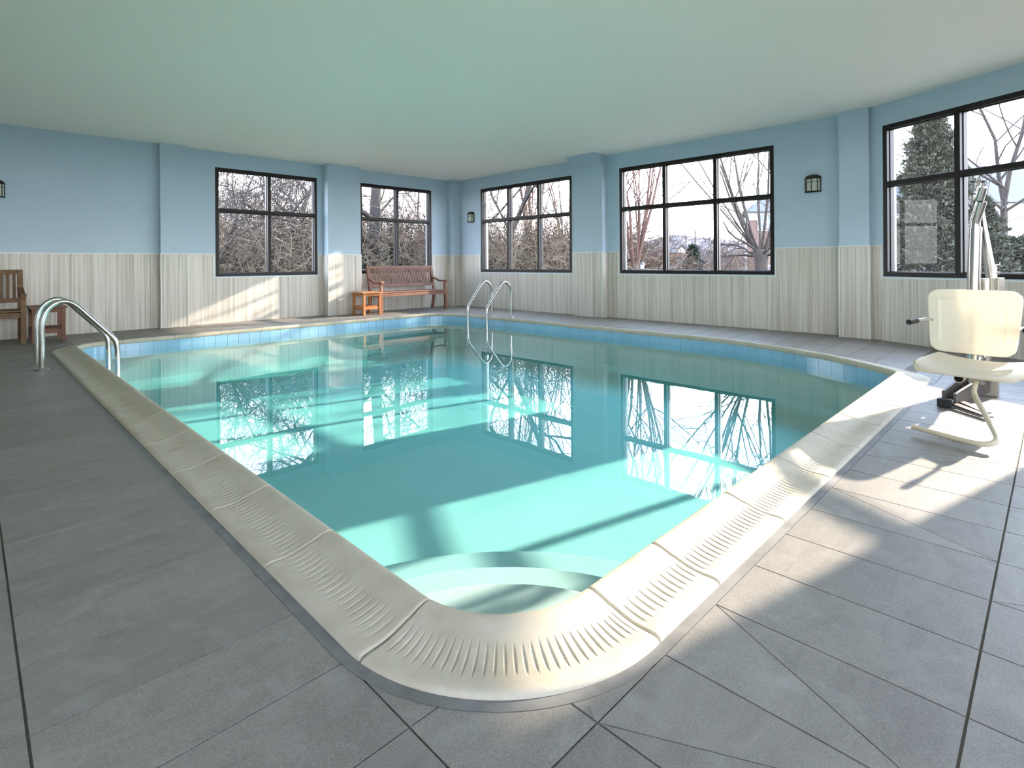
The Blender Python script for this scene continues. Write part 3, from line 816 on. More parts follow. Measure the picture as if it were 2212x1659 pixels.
# backrest: trapezoid shell with an embossed panel
def back_pt(s, zz, w):      # s in -1..1, zz 0..1
    half = .225 + .030 * zz; return lp(s * half - .006 * zz, w - .03 * (zz - .5), .372 + .425 * zz)
NS, NZ = 84, 76
def back_depth(s, z):
    e = max(0, 1 - max(abs(s) * 1.0, abs(z * 2 - 1)) ** 12)
    inx = abs(s) - .76; inz = max(.16 - z, z - .86)
    d = max(inx * .2, inz * .37)
    return .003 * (1 / (1 + math.exp(d / .004))) - .0035 * math.exp(-(d / .007) ** 2) + .006 * math.cos(s * PI / 2)
rp = rounded(1.0, .5, .14)
import itertools
def sup(s, z):    # squircle mapping keeps the corners round
    x, y = s, z * 2 - 1
    k = .10
    return s * (1 - k * abs(y) ** 8 * abs(x) ** 6), ((y * (1 - k * abs(x) ** 8 * abs(y) ** 6)) + 1) / 2
mb = MB(); vs = []; fs = []
for j in range(NZ + 1):
    for i in range(NS + 1):
        s, z = sup(-1 + 2 * i / NS, j / NZ); vs.append(back_pt(s, z, .012 - back_depth(s, z)))
n1 = len(vs)
for j in range(NZ + 1):
    for i in range(NS + 1):
        s, z = sup(-1 + 2 * i / NS, j / NZ); vs.append(back_pt(s, z, -.014 - back_depth(s, z)))
q = NS + 1
for j in range(NZ):
    for i in range(NS):
        a_ = j * q + i; fs.append((a_, a_ + q, a_ + q + 1, a_ + 1)); fs.append((n1 + a_, n1 + a_ + 1, n1 + a_ + q + 1, n1 + a_ + q))
for i in range(NS): fs.append((i, i + 1, n1 + i + 1, n1 + i)); a_ = NZ * q + i; fs.append((a_ + 1, a_, n1 + a_, n1 + a_ + 1))
for j in range(NZ): a_ = j * q; fs.append((a_ + q, a_, n1 + a_, n1 + a_ + q)); b_ = j * q + NS; fs.append((b_, b_ + q, n1 + b_ + q, n1 + b_))
mb.add(vs, fs, True); mb.build('backrest', 'seat_plastic', lift, bevel=0)
# seat: dished pad with raised sides
mb = MB(); vs = []; fs = []; NS, NW = 36, 24
def seat_z(s, w):
    return .348 + .030 * abs(s) ** 3.0 - .010 * math.cos(s * PI / 2) + .012 * (1 - w) ** 2 - .020 * max(0, (w - .75) / .25) ** 2 - .030 * max(0, (abs(s) - .9) / .1) ** 2
for lvl in (0, 1):
    for j in range(NW + 1):
        for i in range(NS + 1):
            s, w = sup(-1 + 2 * i / NS, j / NW); zz = seat_z(s, w) if lvl == 0 else .298
            vs.append(lp(s * (.255 - (.012 if lvl else 0)) - .088, .10 + w * (.44 - (.01 if lvl else 0)), zz))
q = NS + 1; n1 = (NW + 1) * q
for j in range(NW):
    for i in range(NS):
        a_ = j * q + i; fs.append((a_, a_ + q, a_ + q + 1, a_ + 1)); fs.append((n1 + a_, n1 + a_ + 1, n1 + a_ + q + 1, n1 + a_ + q))
for i in range(NS): fs.append((i, i + 1, n1 + i + 1, n1 + i)); a_ = NW * q + i; fs.append((a_ + 1, a_, n1 + a_, n1 + a_ + 1))
for j in range(NW): a_ = j * q; fs.append((a_ + q, a_, n1 + a_, n1 + a_ + q)); b_ = j * q + NS; fs.append((b_, b_ + q, n1 + b_ + q, n1 + b_))
mb.add(vs, fs, True); mb.build('seat', 'seat_plastic', lift)
# armrests with black grips
for sg in (1, -1):
    c = -.065
    pts = catmull([lp(sg * .10, -.05, .555), lp(sg * .24 + c, -.05, .562), lp(sg * .285 + c, .02, .585), lp(sg * .29 + c, .12, .592), lp(sg * .29 + c, .26, .590)], 6)
    MB().tube(pts, .011, 10).build('armrest', 'steel', lift)
    MB().tube([lp(sg * .29 + c, .25, .590), lp(sg * .29 + c, .375, .589)], .0175, 14).build('grip', 'rubber', lift)
# seat tube and hanger arm
tube_z = .272
def pipe(name, a, b, r, m, k=18, inner=None):
    MB().tube([a, b], r, k).build(name, m, lift)
    if inner:
        d = (Vector(a) - Vector(b)).normalized(); MB().tube([Vector(a) + d * .0008, Vector(a) - d * .02], r * inner, k).build('tube_mouth_shade', 'hole_shade', lift)  # solid dark plug paints the shaded inside of the tube
pipe('seat_tube', lp(-.06, .44, tube_z), lp(.02, -.10, tube_z), .026, 'footrest_paint', inner=.84)
pipe('hanger_arm', lp(.02, -.10, tube_z), Vector((MX, MY, tube_z)), .026, 'steel')
pipe('back_support', lp(.0, -.055, .27), lp(.0, -.055, .66), .021, 'steel')
# footrest
ft = catmull([lp(-.155, .46, .285), lp(-.158, .50, .26), lp(-.170, .56, .215), lp(-.25, .70, .15), lp(-.335, .845, .085), lp(-.355, .895, .062), lp(-.345, .93, .045), lp(-.30, .95, .034), lp(-.22, .945, .032), lp(-.10, .93, .036), lp(.015, .915, .042)], 8)
MB().tube(ft, .0135, 12).build('footrest', 'footrest_paint', lift)
MB().obox(lp(-.19, .435, .262), LT * .07, LFW * .05, (0, 0, .036)).build('footrest_clamp', 'steel_dull', lift, bevel=.003)
# mast: two-part steel column, actuator, linkage on top
MB().tube([(MX - .03, MY + .02, .0), (MX - .035, MY + .02, .86), (MX - .03, MY + .01, 1.24)], .041, 20).build('mast', 'steel', lift)
MB().tube([(MX + .035, MY - .045, .0), (MX + .035, MY - .045, .86)], .031, 18).build('rear_column', 'steel', lift)
MB().obox((MX + .02, MY - .115, .50), (.075, -.03, 0), (.02, .05, 0), (0, 0, .365)).build('actuator_housing', 'steel_dull', lift, bevel=.005)
hd = Vector((-.70, -.70, 0)).normalized()           # the linkage looks over the seat
top = Vector((MX - .03, MY + .01, 1.24))
sd = Vector((.7, -.7, 0)).normalized()
p1 = top + Vector((0, 0, .0)); p2 = top + hd * .055 + Vector((0, 0, .185))
MB().tube([p1, p1 + Vector((0, 0, .05)), p2], .033, 20).build('lift_arm', 'steel', lift)
dd = (p2 - (p1 + Vector((0, 0, .05)))).normalized()
MB().tube([p2 - dd * .01, p2 + dd * .001], .029, 20).build('tube_mouth_shade', 'hole_shade', lift)
c1 = top + hd * .03 + Vector((0, 0, .20)); c2 = top + hd * .065 + Vector((0, 0, .29))
MB().tube([c1, c2], .031, 20).build('upper_arm', 'steel', lift)
c3 = top + hd * .01 + Vector((0, 0, .28)); c4 = top + hd * .035 + Vector((0, 0, .355))
MB().tube([c3, c4], .015, 14).build('small_tube', 'steel', lift)
d4 = (c4 - c3).normalized(); MB().tube([c4, c4 + d4 * .001], .0125, 14).build('tube_mouth_shade', 'hole_shade', lift)
for sg in (1, -1):
    a_ = top + sd * (.040 * sg) + hd * .02 + Vector((0, 0, .16)); b_ = top + sd * (.036 * sg) + hd * .03 + Vector((0, 0, .345))
    MB().beam(a_, b_, .006, .022, up=hd).build('side_strap', 'steel', lift)
for zz in (.335, .245):
    a_ = top + hd * .025 + Vector((0, 0, zz)); MB().tube([a_ - sd * .052, a_ + sd * .056], .006, 10).build('pivot_bolt', 'black_metal', lift)
# push rod of the actuator
a_ = Vector((MX + .045, MY - .085, .86)); b_ = top + sd * .045 + Vector((0, 0, .17))
MB().tube([a_, b_], [.022, .010], 12).build('push_rod', 'steel', lift)
MB().beam(Vector((MX + .01, MY - .055, .86)), top + sd * .030 + Vector((0, 0, .15)), .008, .03, up=hd).build('link_plate', 'steel', lift)
for zz in (.90, .955):
    a_ = Vector((MX + .060, MY - .105, zz)); MB().tube([a_ - sd * .012, a_ + sd * .022], .009, 8).build('bolt', 'steel_dull', lift)
MB().tube([Vector((MX + .060, MY - .100, .86)), Vector((MX + .060, MY - .100, .96))], .005, 8).build('threaded_rod', 'steel_dull', lift)
# base on the deck
MB().obox((MX - .055, MY - .11, 0), (.15, 0, 0), (0, .16, 0), (0, 0, .14)).build('mast_socket', 'steel_dull', lift, bevel=.004)
b0 = Vector((5.24, .47, .02)); b1 = Vector((4.72, .57, .02))
MB().extrude([b0 + Vector((0, 0, .02)), b1 + Vector((0, 0, .0)), b1 + Vector((0, 0, .085)), b0 + Vector((0, 0, .17))], (.0, -.018, 0)).build('base_plate', 'lift_base', lift, bevel=.003)
MB().extrude([b0 + Vector((0, -.10, .02)), b1 + Vector((0, -.06, 0)), b1 + Vector((0, -.06, .075)), b0 + Vector((0, -.10, .16))], (.0, -.018, 0)).build('base_plate', 'lift_base', lift, bevel=.003)
MB().obox((4.66, .515, .004), (.05, -.004, 0), (.0, .075, 0), (0, 0, .055)).build('front_foot', 'rubber', lift, bevel=.006)
MB().beam((4.74, .53, .03), (4.50, .305, .02), .045, .008).build('base_strap', 'lift_base', lift)
MB().beam((4.86, .52, .035), (4.61, .325, .02), .045, .008).build('base_strap', 'lift_base', lift)
MB().tube(catmull([(MX + .09, MY - .10, .29), (MX + .12, MY - .13, .295), (MX + .15, MY - .13, .30)], 4), .006, 8).build('wheel_axle', 'steel_dull', lift)
MB().lathe((MX + .16, MY - .14, .285), [(.0, 0), (.045, 0), (.048, .012), (.045, .024), (0, .024)], 18).build('hand_wheel', 'steel_dull', lift)

# a bit of debris lying at a tile joint
MB().tube(catmull([(.962, .722, .0045), (.968, .729, .006), (.973, .742, .014)], 4), [.0009] * 9, 5).build('dry_needle', 'brush_pale', label='tiny dry plant needle lying at a tile joint by the coping corner', cat='debris')
# ------------------------------------------------------------------ outside
GZ = -.55
def gp(px, depth, z=GZ): return FW * depth + RT * ((px - W_PX / 2) / F_PX * depth) + Vector((0, 0, z))
def hz_(y, depth): return CAMZ + (HOR - y) / F_PX * depth
bm = bmesh.new()     # the lawn runs round the building, not under it
for L_ in ([(-160, -160), (260, -160), (260, 260), (-160, 260)], [(XB - .1, YB - .1), (W1.x + .1, YB - .1), (XC + .1, W0.y), (XC + .1, YC + .1), (XB - .1, YC + .1)]):
    vv = [bm.verts.new((x, y, GZ)) for x, y in L_]
    for i in range(len(vv)): bm.edges.new((vv[i], vv[(i + 1) % len(vv)]))
bmesh.ops.triangle_fill(bm, edges=bm.edges[:], use_beauty=True)
for f_ in bm.faces:
    f_.normal_update()
    if f_.normal.z < 0: f_.normal_flip()
me = bpy.data.meshes.new('ground'); bm.to_mesh(me); bm.free(); me.materials.append(MATS['ground'])
gr = bpy.data.objects.new('ground', me); COL.objects.link(gr); tag(gr, 'winter lawn and leaf litter outside the windows', 'ground', kind='structure')
def indoors(p, m=.7):
    return XB - m < p.x < XC + m and YB - m < p.y < YC + m and (p - W0).dot(WN) > -m
def grow(mb, rng, p, d, length, r, lvl, kids, wander=.25, up=.15, rmin=.004, spread=.75):
    n = (6, 5, 4, 3, 3, 2)[min(lvl, 5)]; pts = [Vector(p)]; rs = [r]; d = Vector(d).normalized()
    for i in range(n):
        d = (d + Vector((rng.gauss(0, 1), rng.gauss(0, 1), rng.gauss(0, .7))) * wander * .5 + Vector((0, 0, up * .3))).normalized()
        pts.append(pts[-1] + d * (length / n)); rs.append(max(rmin * .7, r * (1 - .62 * (i + 1) / n)))
    if any(indoors(q) for q in pts): return
    mb.tube(pts, rs, (7, 5, 4, 3, 3, 3)[min(lvl, 5)], caps=False)
    if lvl >= len(kids): return
    for k in range(kids[lvl]):
        t = .28 + .72 * (k + rng.random()) / kids[lvl]; i = min(int(t * n), n - 1); f = t * n - i
        q = pts[i].lerp(pts[i + 1], min(f, 1)); bd = (pts[i + 1] - pts[i]).normalized()
        side = bd.orthogonal().normalized(); side.rotate(Matrix.Rotation(rng.random() * 2 * PI, 3, bd))
        nd = bd * (1 - spread * .6) + side * spread * (.6 + .6 * rng.random())
        grow(mb, rng, q, nd, length * (.42 + .3 * rng.random()) * (1.15 - .45 * t), max(rmin, rs[i] * (.42 + .2 * rng.random())), lvl + 1, kids, wander * 1.1, up, rmin, spread)
def bare_tree(px, depth, seed, stems, kids, m, label, length, r, wander=.25, up=.15, rmin=.008, spread=.75, group='bare trees outside the windows'):
    rng = random.Random(seed); b = gp(px, depth); root = empty('bare_tree', b, label=label, cat='tree', group=group)
    for i, (dx, dy) in enumerate(stems):
        mb = MB(); d = RT * dx + FW * dy + UP
        grow(mb, rng, b + RT * dx * .15 + FW * dy * .15 - UP * .05, d, length * (.85 + .3 * rng.random()), r * (1 - .15 * i / len(stems)), 0, kids, wander, up, rmin, spread)
        mb.build('stem', m, root)
    return root
bare_tree(395, 14.0, 11, [(.35, .1), (.55, 0), (.75, .1), (.15, .2)], (7, 6, 4), 'bark', 'pale leaning many-stemmed bare tree beyond the window without a bench', 4.3, .06, .15, .1)
bare_tree(700, 15.5, 22, [(-.12, .0)], (9, 7, 5), 'bark_dark', 'dark bare tree with crooked limbs between the two four-pane windows', 4.8, .12, .45, .1)
bare_tree(803, 15.0, 35, [(.02, .0)], (13, 7, 5, 2), 'bark_dark', 'large bare tree with a stout dark trunk seen over the slatted bench', 8.0, .19, .12, .05, .009, .95)
bare_tree(1058, 15.5, 44, [(.0, .1), (.16, 0), (-.2, .1)], (9, 7, 5), 'bark_dark', 'dark forking bare tree seen through the window behind the pool ladder', 6.5, .10, .3, .12)
bare_tree(560, 24, 51, [(0, 0), (.2, 0)], (10, 7, 5, 2), 'bark', 'slender grey bare tree rising out of the brush', 5.0, .08, .25, .2, .011)
bare_tree(640, 27, 52, [(0, 0), (-.15, 0)], (10, 7, 5, 2), 'bark', 'twiggy grey bare tree far behind the brush', 5.4, .08, .25, .2, .011)
bare_tree(480, 26, 53, [(0, 0), (.1, 0)], (10, 7, 5, 2), 'bark', 'broad grey bare tree at the end of the brush', 5.4, .08, .25, .2, .011)
bare_tree(900, 25, 54, [(0, 0), (.12, 0)], (10, 7, 5, 2), 'bark', 'fine-twigged bare tree behind the evergreen shrubs', 5.4, .08, .25, .2, .011)
bare_tree(1010, 27, 56, [(0, 0), (-.12, 0)], (10, 7, 5, 2), 'bark', 'grey bare tree behind the room corner', 5.0, .08, .25, .2, .011)
bare_tree(2160, 15.0, 61, [(-.04, .0), (.1, .1)], (8, 6, 4), 'bark_dark', 'forked bare tree in front of the grey-roofed building', 6.0, .09, .2, .25, .009)
def pollard(px, depth, seed, headz, r, n, lean, m, label, tl=4.5, low=4):
    rng = random.Random(seed); b = gp(px, depth); root = empty('bare_tree', b, label=label, cat='tree', group='bare trees outside the windows')
    head = b + Vector((0, 0, headz - GZ))
    MB().tube([b, b.lerp(head, .4) + RT * r * .3, b.lerp(head, .8), head, head + UP * r * .8], [r * 1.15, r, r * .95, r * 1.25, r * .5], 9).build('trunk', 'bark', root)
    mb = MB()
    for i in range(n):
        a = rng.random() * 2 * PI; sp = lean * (.25 + .75 * rng.random())
        d = Vector((math.cos(a) * sp, math.sin(a) * sp, 1)); p0 = head + Vector((math.cos(a), math.sin(a), 0)) * r * .8
        grow(mb, rng, p0, d, tl * (.6 + .6 * rng.random()), .020 + .022 * rng.random(), 1, (0, 5, 3), .14, .25, .0075, .7)
    mb.build('upright_shoots', m, root)
    mb = MB()
    for i in range(low):
        a = rng.random() * 2 * PI; d = Vector((math.cos(a), math.sin(a), .15)); grow(mb, rng, head - UP * .1, d, 1.5, .04, 1, (0, 7, 4), .5, .15, .008, .8)
    if low: mb.build('low_branches', 'bark', root)
pollard(1645, 13.0, 71, hz_(545, 13), .16, 20, .75, 'bark', 'pollarded tree with a pale stump and long upright shoots by the brick building', 4.6, 6)
pollard(1146, 17.0, 72, hz_(560, 17), .12, 12, .22, 'bark_red', 'pollarded tree with straight reddish shoots behind the pool ladder', 5.0, 5)
pollard(1372, 13.0, 73, hz_(575, 13), .06, 12, .30, 'bark_red', 'thin reddish shoots rising beside the garden lantern', 4.2, 3)
pollard(1225, 18.0, 74, hz_(585, 18), .07, 6, .35, 'bark_red', 'sparse upright shoots behind the flared pillar', 4.0, 4)
# tangle of brush along the wood's edge
def brush(name, n, pxr, dr, zr, seed, m, label):
    rng = random.Random(seed); mb = MB()
    for i in range(n):
        dp = dr[0] + (dr[1] - dr[0]) * rng.random(); b = gp(pxr[0] + (pxr[1] - pxr[0]) * rng.random(), dp)
        top = zr(b, rng); L_ = max(.4, top - GZ)
        a = rng.random() * 2 * PI; lean = .25 + .9 * rng.random()
        d = Vector((math.cos(a) * lean, math.sin(a) * lean, 1))
        if rng.random() < .55: b = b + UP * L_ * .55 * rng.random()
        grow(mb, rng, b, d, L_ * (.5 + .6 * rng.random()), .009 + .011 * rng.random(), 2, (0, 0, 5, 2), .55, -.25, .0062, .9)
    return mb.build(name, m, label=label, cat='brush', kind='stuff')
hi = lambda b, rng: 1.9 + .9 * rng.random() ** 1.5
brush('brush_thicket', 3000, (250, 1010), (15.5, 21), hi, 5, 'brush', 'dense tangle of brown winter brush beyond the four-pane windows')
brush('brush_twigs', 420, (300, 960), (14.0, 16), lambda b, rng: 1.4 + .8 * rng.random(), 6, 'brush_pale', 'pale twigs in front of the brown brush')
brush('brush_thicket', 1500, (990, 1330), (14.5, 20), lambda b, rng: 1.55 + .7 * rng.random() ** 1.5, 7, 'brush', 'tangle of brown winter brush behind the pool ladder')
brush('brush_twigs', 300, (1000, 1330), (13.2, 15), lambda b, rng: 1.2 + .6 * rng.random(), 8, 'brush_pale', 'pale twigs behind the pool ladder')
brush('brush_thicket', 420, (1330, 1425), (15, 20), lambda b, rng: 1.2 + .5 * rng.random() ** 1.5, 9, 'brush', 'low brown brush beside the garden lantern')
brush('brush_thicket', 420, (1500, 1640), (24, 34), lambda b, rng: .9 + .9 * rng.random() ** 1.5, 10, 'brush', 'low brown brush left of the brick building')
# dark earth bank and undergrowth that close the wood off at the bottom
rng = random.Random(3); mb = MB()
for j in range(60):
    a = gp(150 + 1200 * j / 59, 23 + rng.random()); h_ = .9 + .5 * rng.random(); 
    mb.add([a + RT * -.5, a + RT * .5, a + RT * .35 + UP * h_ + FW * .5, a - RT * .35 + UP * h_ + FW * .5, a + FW * 1.4 + RT * .5, a + FW * 1.4 - RT * .5], [(0, 1, 2, 3), (3, 2, 4, 5), (1, 4, 2), (0, 3, 5)])
mb.build('earth_bank', 'brush', label='low dark bank of undergrowth behind the brush', cat='bank', kind='stuff')
# evergreens
def evergreen(px, depth, ztop, rad, n, m, label, seed, leaf=.06, name='evergreen_tree', conic=1.0, cat='tree', zbot=GZ, rise=.35):
    rng = random.Random(seed); b = gp(px, depth); root = empty(name, b, label=label, cat=cat, group='evergreens outside the windows')
    Ht = ztop - zbot
    MB().tube([b, b + UP * Ht * .9], [rad * .10, rad * .02], 7, caps=False).build('trunk', 'bark_dark', root)
    vs = []; fs = []; per = 70
    for k in range(max(30, n // per)):
        t = rng.random() ** .8; a = rng.random() * 2 * PI
        rr = rad * (1 - t) ** (.8 * conic) * (1 if t > .06 else t / .06 * .5 + .5) * (.55 + .55 * rng.random())
        c0 = b + Vector((math.cos(a) * rr * .55, math.sin(a) * rr * .55, Ht * t * .97)); od = Vector((math.cos(a), math.sin(a), rise + 2.5 * rise * rng.random())).normalized()
        bl = (.55 * rr + .05 * rad + .03) * (.5 + .7 * rng.random())
        for i in range(per):
            f = rng.random(); sg_ = bl * .22 * (1.15 - f)
            c = c0 + od * bl * f + Vector((rng.gauss(0, sg_), rng.gauss(0, sg_), rng.gauss(0, sg_)))
            out = (od + Vector((rng.gauss(0, .6), rng.gauss(0, .6), rng.gauss(0, .5)))).normalized()
            w = out.cross(Vector((rng.gauss(0, 1), rng.gauss(0, 1), rng.gauss(0, 1)))); w = w.normalized() if w.length > 1e-4 else out.orthogonal()
            L_ = leaf * (.7 + .9 * rng.random()); wd = L_ * .24
            o = len(vs); vs += [c - w * wd * .5, c + w * wd * .5, c + out * L_ * .55 + w * wd, c + out * L_, c + out * L_ * .55 - w * wd]
            fs += [(o, o + 1, o + 2, o + 3, o + 4)]
    MB().add(vs, fs).build('foliage', m, root)
evergreen(2010, 13.6, hz_(215, 13.6), 1.35, 48000, 'evergreen', 'tall bushy arborvitae filling the window behind the pool lift', 21, .085)
evergreen(2125, 13.2, hz_(430, 13.2), .95, 20000, 'evergreen', 'lower bushy evergreen beside the tall arborvitae', 22, .08)
evergreen(2215, 14.2, hz_(520, 14.2), 1.2, 8000, 'evergreen', 'low evergreen hedge plant below the grey-roofed building', 27, .12, 'evergreen_shrub', .6, 'shrub')
evergreen(841, 14.2, hz_(523, 14.2), .26, 3000, 'evergreen', 'small round-topped evergreen shrub next to the stout tree trunk', 23, .07, 'evergreen_shrub', .7, 'shrub')
evergreen(869, 14.6, hz_(520, 14.6), .22, 3000, 'evergreen', 'slim evergreen shrub right of the round-topped one', 24, .07, 'evergreen_shrub', .7, 'shrub')
evergreen(778, 14.4, hz_(485, 14.4), .24, 3500, 'evergreen', 'tall narrow evergreen shrub left of the stout tree trunk', 25, .07, 'evergreen_shrub', .7, 'shrub')
evergreen(1497, 24, hz_(530, 24), .98, 14000, 'conifer', 'dark conifer standing in front of the gabled house', 26, .10, 'conifer_tree', 1.15, rise=.03)
# garden lantern
lb = gp(1387, 12.5); root = empty('garden_lantern', lb, label='white garden lantern on a thin post beyond the window', cat='lamp')
zl = hz_(583, 12.5)
MB().tube([lb, Vector((lb.x, lb.y, zl))], .018, 8).build('post', 'black_metal', root)
MB().lathe((lb.x, lb.y, zl), [(.0, 0), (.035, 0), (.05, .10), (.0, .10)], 6, smooth=False).build('lamp_glass', 'house_white', root)
MB().lathe((lb.x, lb.y, zl + .10), [(.0, 0), (.075, 0), (.03, .05), (0, .06)], 6, smooth=False).build('lamp_cap', 'black_metal', root)
# buildings: a box in the picture's own axes, with gable or hip roof
def obx(mb, o, w, d, h, ax=None): return mb.obox(o, RT * w, (ax or FW) * d, UP * h)
def bwindow(root, o, w, h, bars=1):
    f = obx(MB(), o - RT * .08 - UP * .08 - FW * .06, w + .16, .05, h + .16).build('window_surround', 'house_white', root)
    obx(MB(), o - FW * .075, w, .03, h).build('window_pane', 'house_glass', f)
    mb = MB(); obx(mb, o + RT * (w / 2 - .03) - FW * .095, .06, .03, h); obx(mb, o + UP * (h / 2 - .03) - FW * .095, w, .03, .06); mb.build('glazing_bar', 'house_white', f)
D = 30.0; o = gp(1612, D); ez = hz_(462, D); W_ = 7.0
bld = empty('brick_building', o + RT * W_ / 2, label='brick building with grey hipped roof behind the pollarded tree', cat='building')
DA = (gp(1600, 1, 0)).normalized()
obx(MB(), o, W_, 8, ez - .45 - GZ, DA).build('brick_wall', 'house_brick', bld)
obx(MB(), o + UP * (ez - .45 - GZ) - FW * .03 - RT * .03, W_ + .06, 8.06, .45, DA).build('frieze', 'house_white', bld)
e0 = o + UP * (ez - GZ) - RT * .35 - FW * .35; rz = hz_(395, D) - ez
MB().add([e0, e0 + RT * (W_ + .7), e0 + RT * (W_ + .7) + DA * 8.7, e0 + DA * 8.7, e0 + RT * 2.2 + DA * 2.6 + UP * rz, e0 + RT * (W_ - 1.5) + DA * 2.6 + UP * rz, e0 + RT * (W_ - 1.5) + DA * 6 + UP * rz, e0 + RT * 2.2 + DA * 6 + UP * rz], [(0, 1, 5, 4), (1, 2, 6, 5), (2, 3, 7, 6), (3, 0, 4, 7), (4, 5, 6, 7), (0, 3, 2, 1)]).build('hip_roof', 'house_roof', bld)
for k in range(3): bwindow(bld, o + RT * (.7 + 1.6 * k) + UP * (hz_(500, D) - GZ), .85, .80)
for k in range(3): bwindow(bld, o + RT * (.7 + 1.6 * k) + UP * (.35), .85, .9)
MB().tube([o - RT * .05 - FW * .08, o - RT * .05 - FW * .08 + UP * (ez - .3 - GZ)], .05, 6).build('downpipe', 'house_white', bld)
def gable_house(pxl, pxr, depth, yeave, yapex, label, side=6.0):
    o = gp(pxl, depth); w = (pxr - pxl) / F_PX * depth; ez = hz_(yeave, depth) - GZ; az = hz_(yapex, depth) - GZ
    root = empty('gabled_house', o + RT * w / 2, label=label, cat='house')
    obx(MB(), o, w, 9, ez).build('brick_wall', 'house_brick', root)
    MB().extrude([o + UP * ez - FW * .05, o + RT * w + UP * ez - FW * .05, o + RT * w / 2 + UP * az - FW * .05], FW * 8.9).build('white_gable', 'house_white', root)
    mb = MB()
    for sg in (0, 1):
        a = o + RT * (w + .4 if sg else -.4) + UP * (ez - .25) - FW * .4; b = o + RT * w / 2 + UP * (az + .12) - FW * .4
        mb.extrude([a, b, b + UP * .22, a + UP * .22], FW * 9.8)
    mb.build('roof', 'house_roof', root)
    obx(MB(), o - RT * side, side, 6, ez).build('side_wing', 'house_brick', root)
    q = o + FW * 1.5 + UP * ez
    MB().extrude([q - FW * 1.9 - RT * side, q + FW * 5 - RT * side, q + FW * 1.8 - RT * side + UP * (az - ez) * 1.0], RT * (side + w / 2)).build('side_roof', 'house_roof', root)
    bwindow(root, o + RT * w * .3 + UP * ez * .35, w * .14, ez * .3)
    bwindow(root, o + RT * w * .6 + UP * ez * .35, w * .14, ez * .3)
gable_house(1456, 1487, 110, 549, 534, 'distant brick house with a white gable behind the conifer', 2.2)
gable_house(1424, 1444, 130, 549, 537, 'farther brick house with a white gable left of the other', 2.0)
D = 30.0; o = gp(2090, D); ez = hz_(445, D); W_ = 16.0
bld = empty('grey_roofed_building', o + RT * W_ / 2, label='white building with a long grey roof behind the arborvitae', cat='building')
obx(MB(), o, W_, 9, ez - GZ).build('white_wall', 'house_white', bld)
e0 = o + UP * (ez - GZ) - RT * .4 - FW * .4; rz = hz_(345, D) - ez
MB().add([e0, e0 + RT * (W_ + .8), e0 + RT * (W_ + .8) + FW * 9.8, e0 + FW * 9.8, e0 + RT * .8 + FW * 3.5 + UP * rz, e0 + RT * W_ + FW * 3.5 + UP * rz, e0 + RT * W_ + FW * 6 + UP * rz, e0 + RT * .8 + FW * 6 + UP * rz], [(0, 1, 5, 4), (1, 2, 6, 5), (2, 3, 7, 6), (3, 0, 4, 7), (4, 5, 6, 7), (0, 3, 2, 1)]).build('grey_roof', 'house_roof', bld)
for k in range(6): bwindow(bld, o + RT * (1.0 + 2.3 * k) + UP * (hz_(510, D) - GZ), 1.0, 1.2)
D = 42.0; o = gp(1880, D); W_ = 7.0; ez = hz_(420, D)
bld = empty('grey_roofed_building', o + RT * W_ / 2, label='lower white building with grey roof left of the arborvitae', cat='building')
obx(MB(), o, W_, 7, ez - GZ).build('white_wall', 'house_white', bld)
e0 = o + UP * (ez - GZ) - RT * .4 - FW * .4; rz = hz_(376, D) - ez
MB().add([e0, e0 + RT * (W_ + .8), e0 + RT * (W_ + .8) + FW * 7.8, e0 + FW * 7.8, e0 + RT * .8 + FW * 3.9 + UP * rz, e0 + RT * W_ + FW * 3.9 + UP * rz], [(0, 1, 5, 4), (1, 2, 5), (2, 3, 4, 5), (3, 0, 4), (0, 3, 2, 1)]).build('grey_roof', 'house_roof', bld)
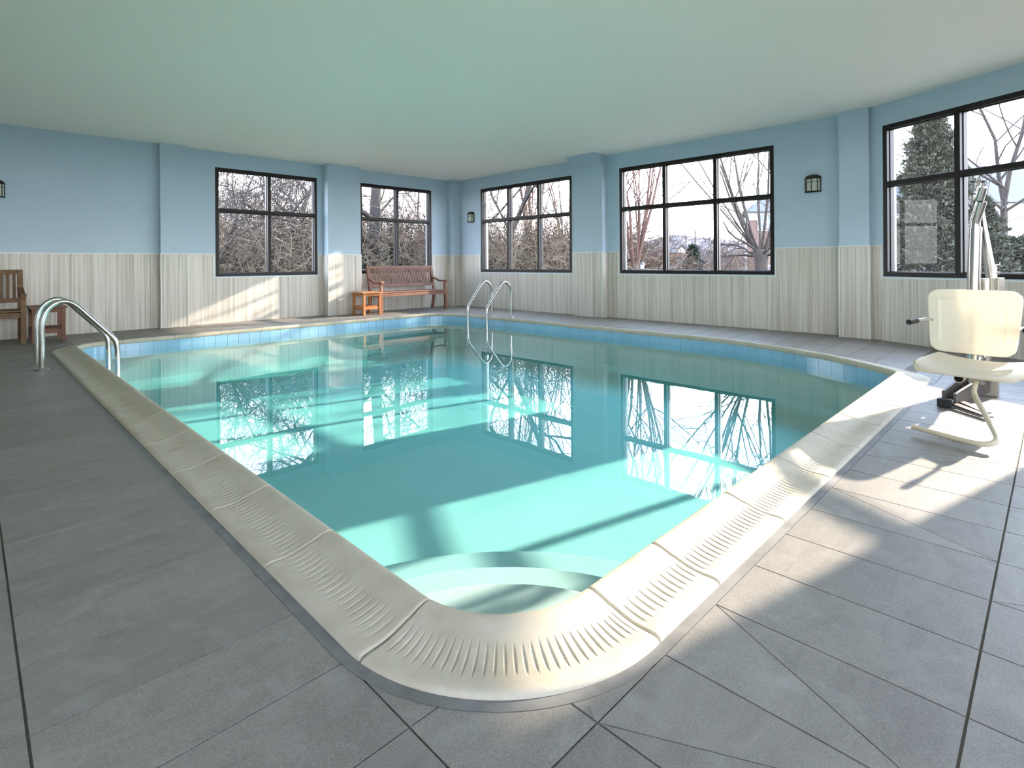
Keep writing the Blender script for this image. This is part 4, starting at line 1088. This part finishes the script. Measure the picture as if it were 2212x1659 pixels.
# wooded hills
def hill(pxr, depth, yf, seed, label, n):
    rng = random.Random(seed); mb = MB(); K = 60; vs = []; fs = []
    for i in range(K + 1):
        px = pxr[0] + (pxr[1] - pxr[0]) * i / K; z = hz_(yf(px) + 10, depth)
        vs += [gp(px, depth, GZ), gp(px, depth + 12, z), gp(px, depth + 60, GZ)]
    for i in range(K):
        a = i * 3; fs += [(a, a + 3, a + 4, a + 1), (a + 1, a + 4, a + 5, a + 2)]
    mb.add(vs, fs, True); root = mb.build('wooded_hill', 'hill_wood', label=label, cat='hill', kind='structure')
    mb = MB()
    for i in range(n):
        px = pxr[0] + (pxr[1] - pxr[0]) * rng.random(); f = rng.random(); dd_ = depth + 10 * f
        z0 = GZ + (hz_(yf(px) + 10, depth) - GZ) * f; b = gp(px, dd_, z0 - .3); h_ = (.5 + .7 * rng.random()) * 14 / F_PX * depth
        for q in range(7):
            a = rng.random() * 2 * PI; sp = .45 * rng.random(); tip = b + Vector((math.cos(a) * sp, math.sin(a) * sp, 1)) * h_ * (.6 + .4 * rng.random())
            mb.tube([b + UP * h_ * .25 * rng.random(), b.lerp(tip, .6), tip], [.05 * depth / 150, .04 * depth / 150, .015 * depth / 150], 3, caps=False)
    mb.build('hill_trees', 'hill_wood', root, kind='stuff')
hill((1150, 1760), 150, lambda px: 510 - 8 * math.sin((px - 1400) / 60.) - 8 * math.exp(-((px - 1455) / 40.) ** 2), 31, 'distant wooded hill behind the gabled houses', 900)
hill((150, 1200), 60, lambda px: 520 - 12 * math.sin(px / 90.), 32, 'wooded rise behind the brush', 500)
# utility pole with overhead wires
up_ = gp(1502, 90); root = empty('utility_pole', up_, label='thin utility pole with overhead wires before the wooded hill', cat='pole')
zt_ = hz_(500, 90)
MB().tube([up_, Vector((up_.x, up_.y, zt_))], .11, 8).build('pole', 'bark', root)
MB().beam(Vector((up_.x, up_.y, hz_(506, 90))) - RT * 1.0, Vector((up_.x, up_.y, hz_(506, 90))) + RT * 1.0, .12, .12).build('crossarm', 'bark', root)
for k, yy in enumerate((506, 513)):
    for sg in (-1, 1):
        a = Vector((up_.x, up_.y, hz_(yy, 90))); b = gp(1502 + sg * 190, 90, hz_(yy - 2, 90))
        MB().tube([a.lerp(b, t / 8) - UP * .3 * math.sin(PI * t / 8) for t in range(9)], .024, 4, caps=False).build('wire', 'black_metal', root)
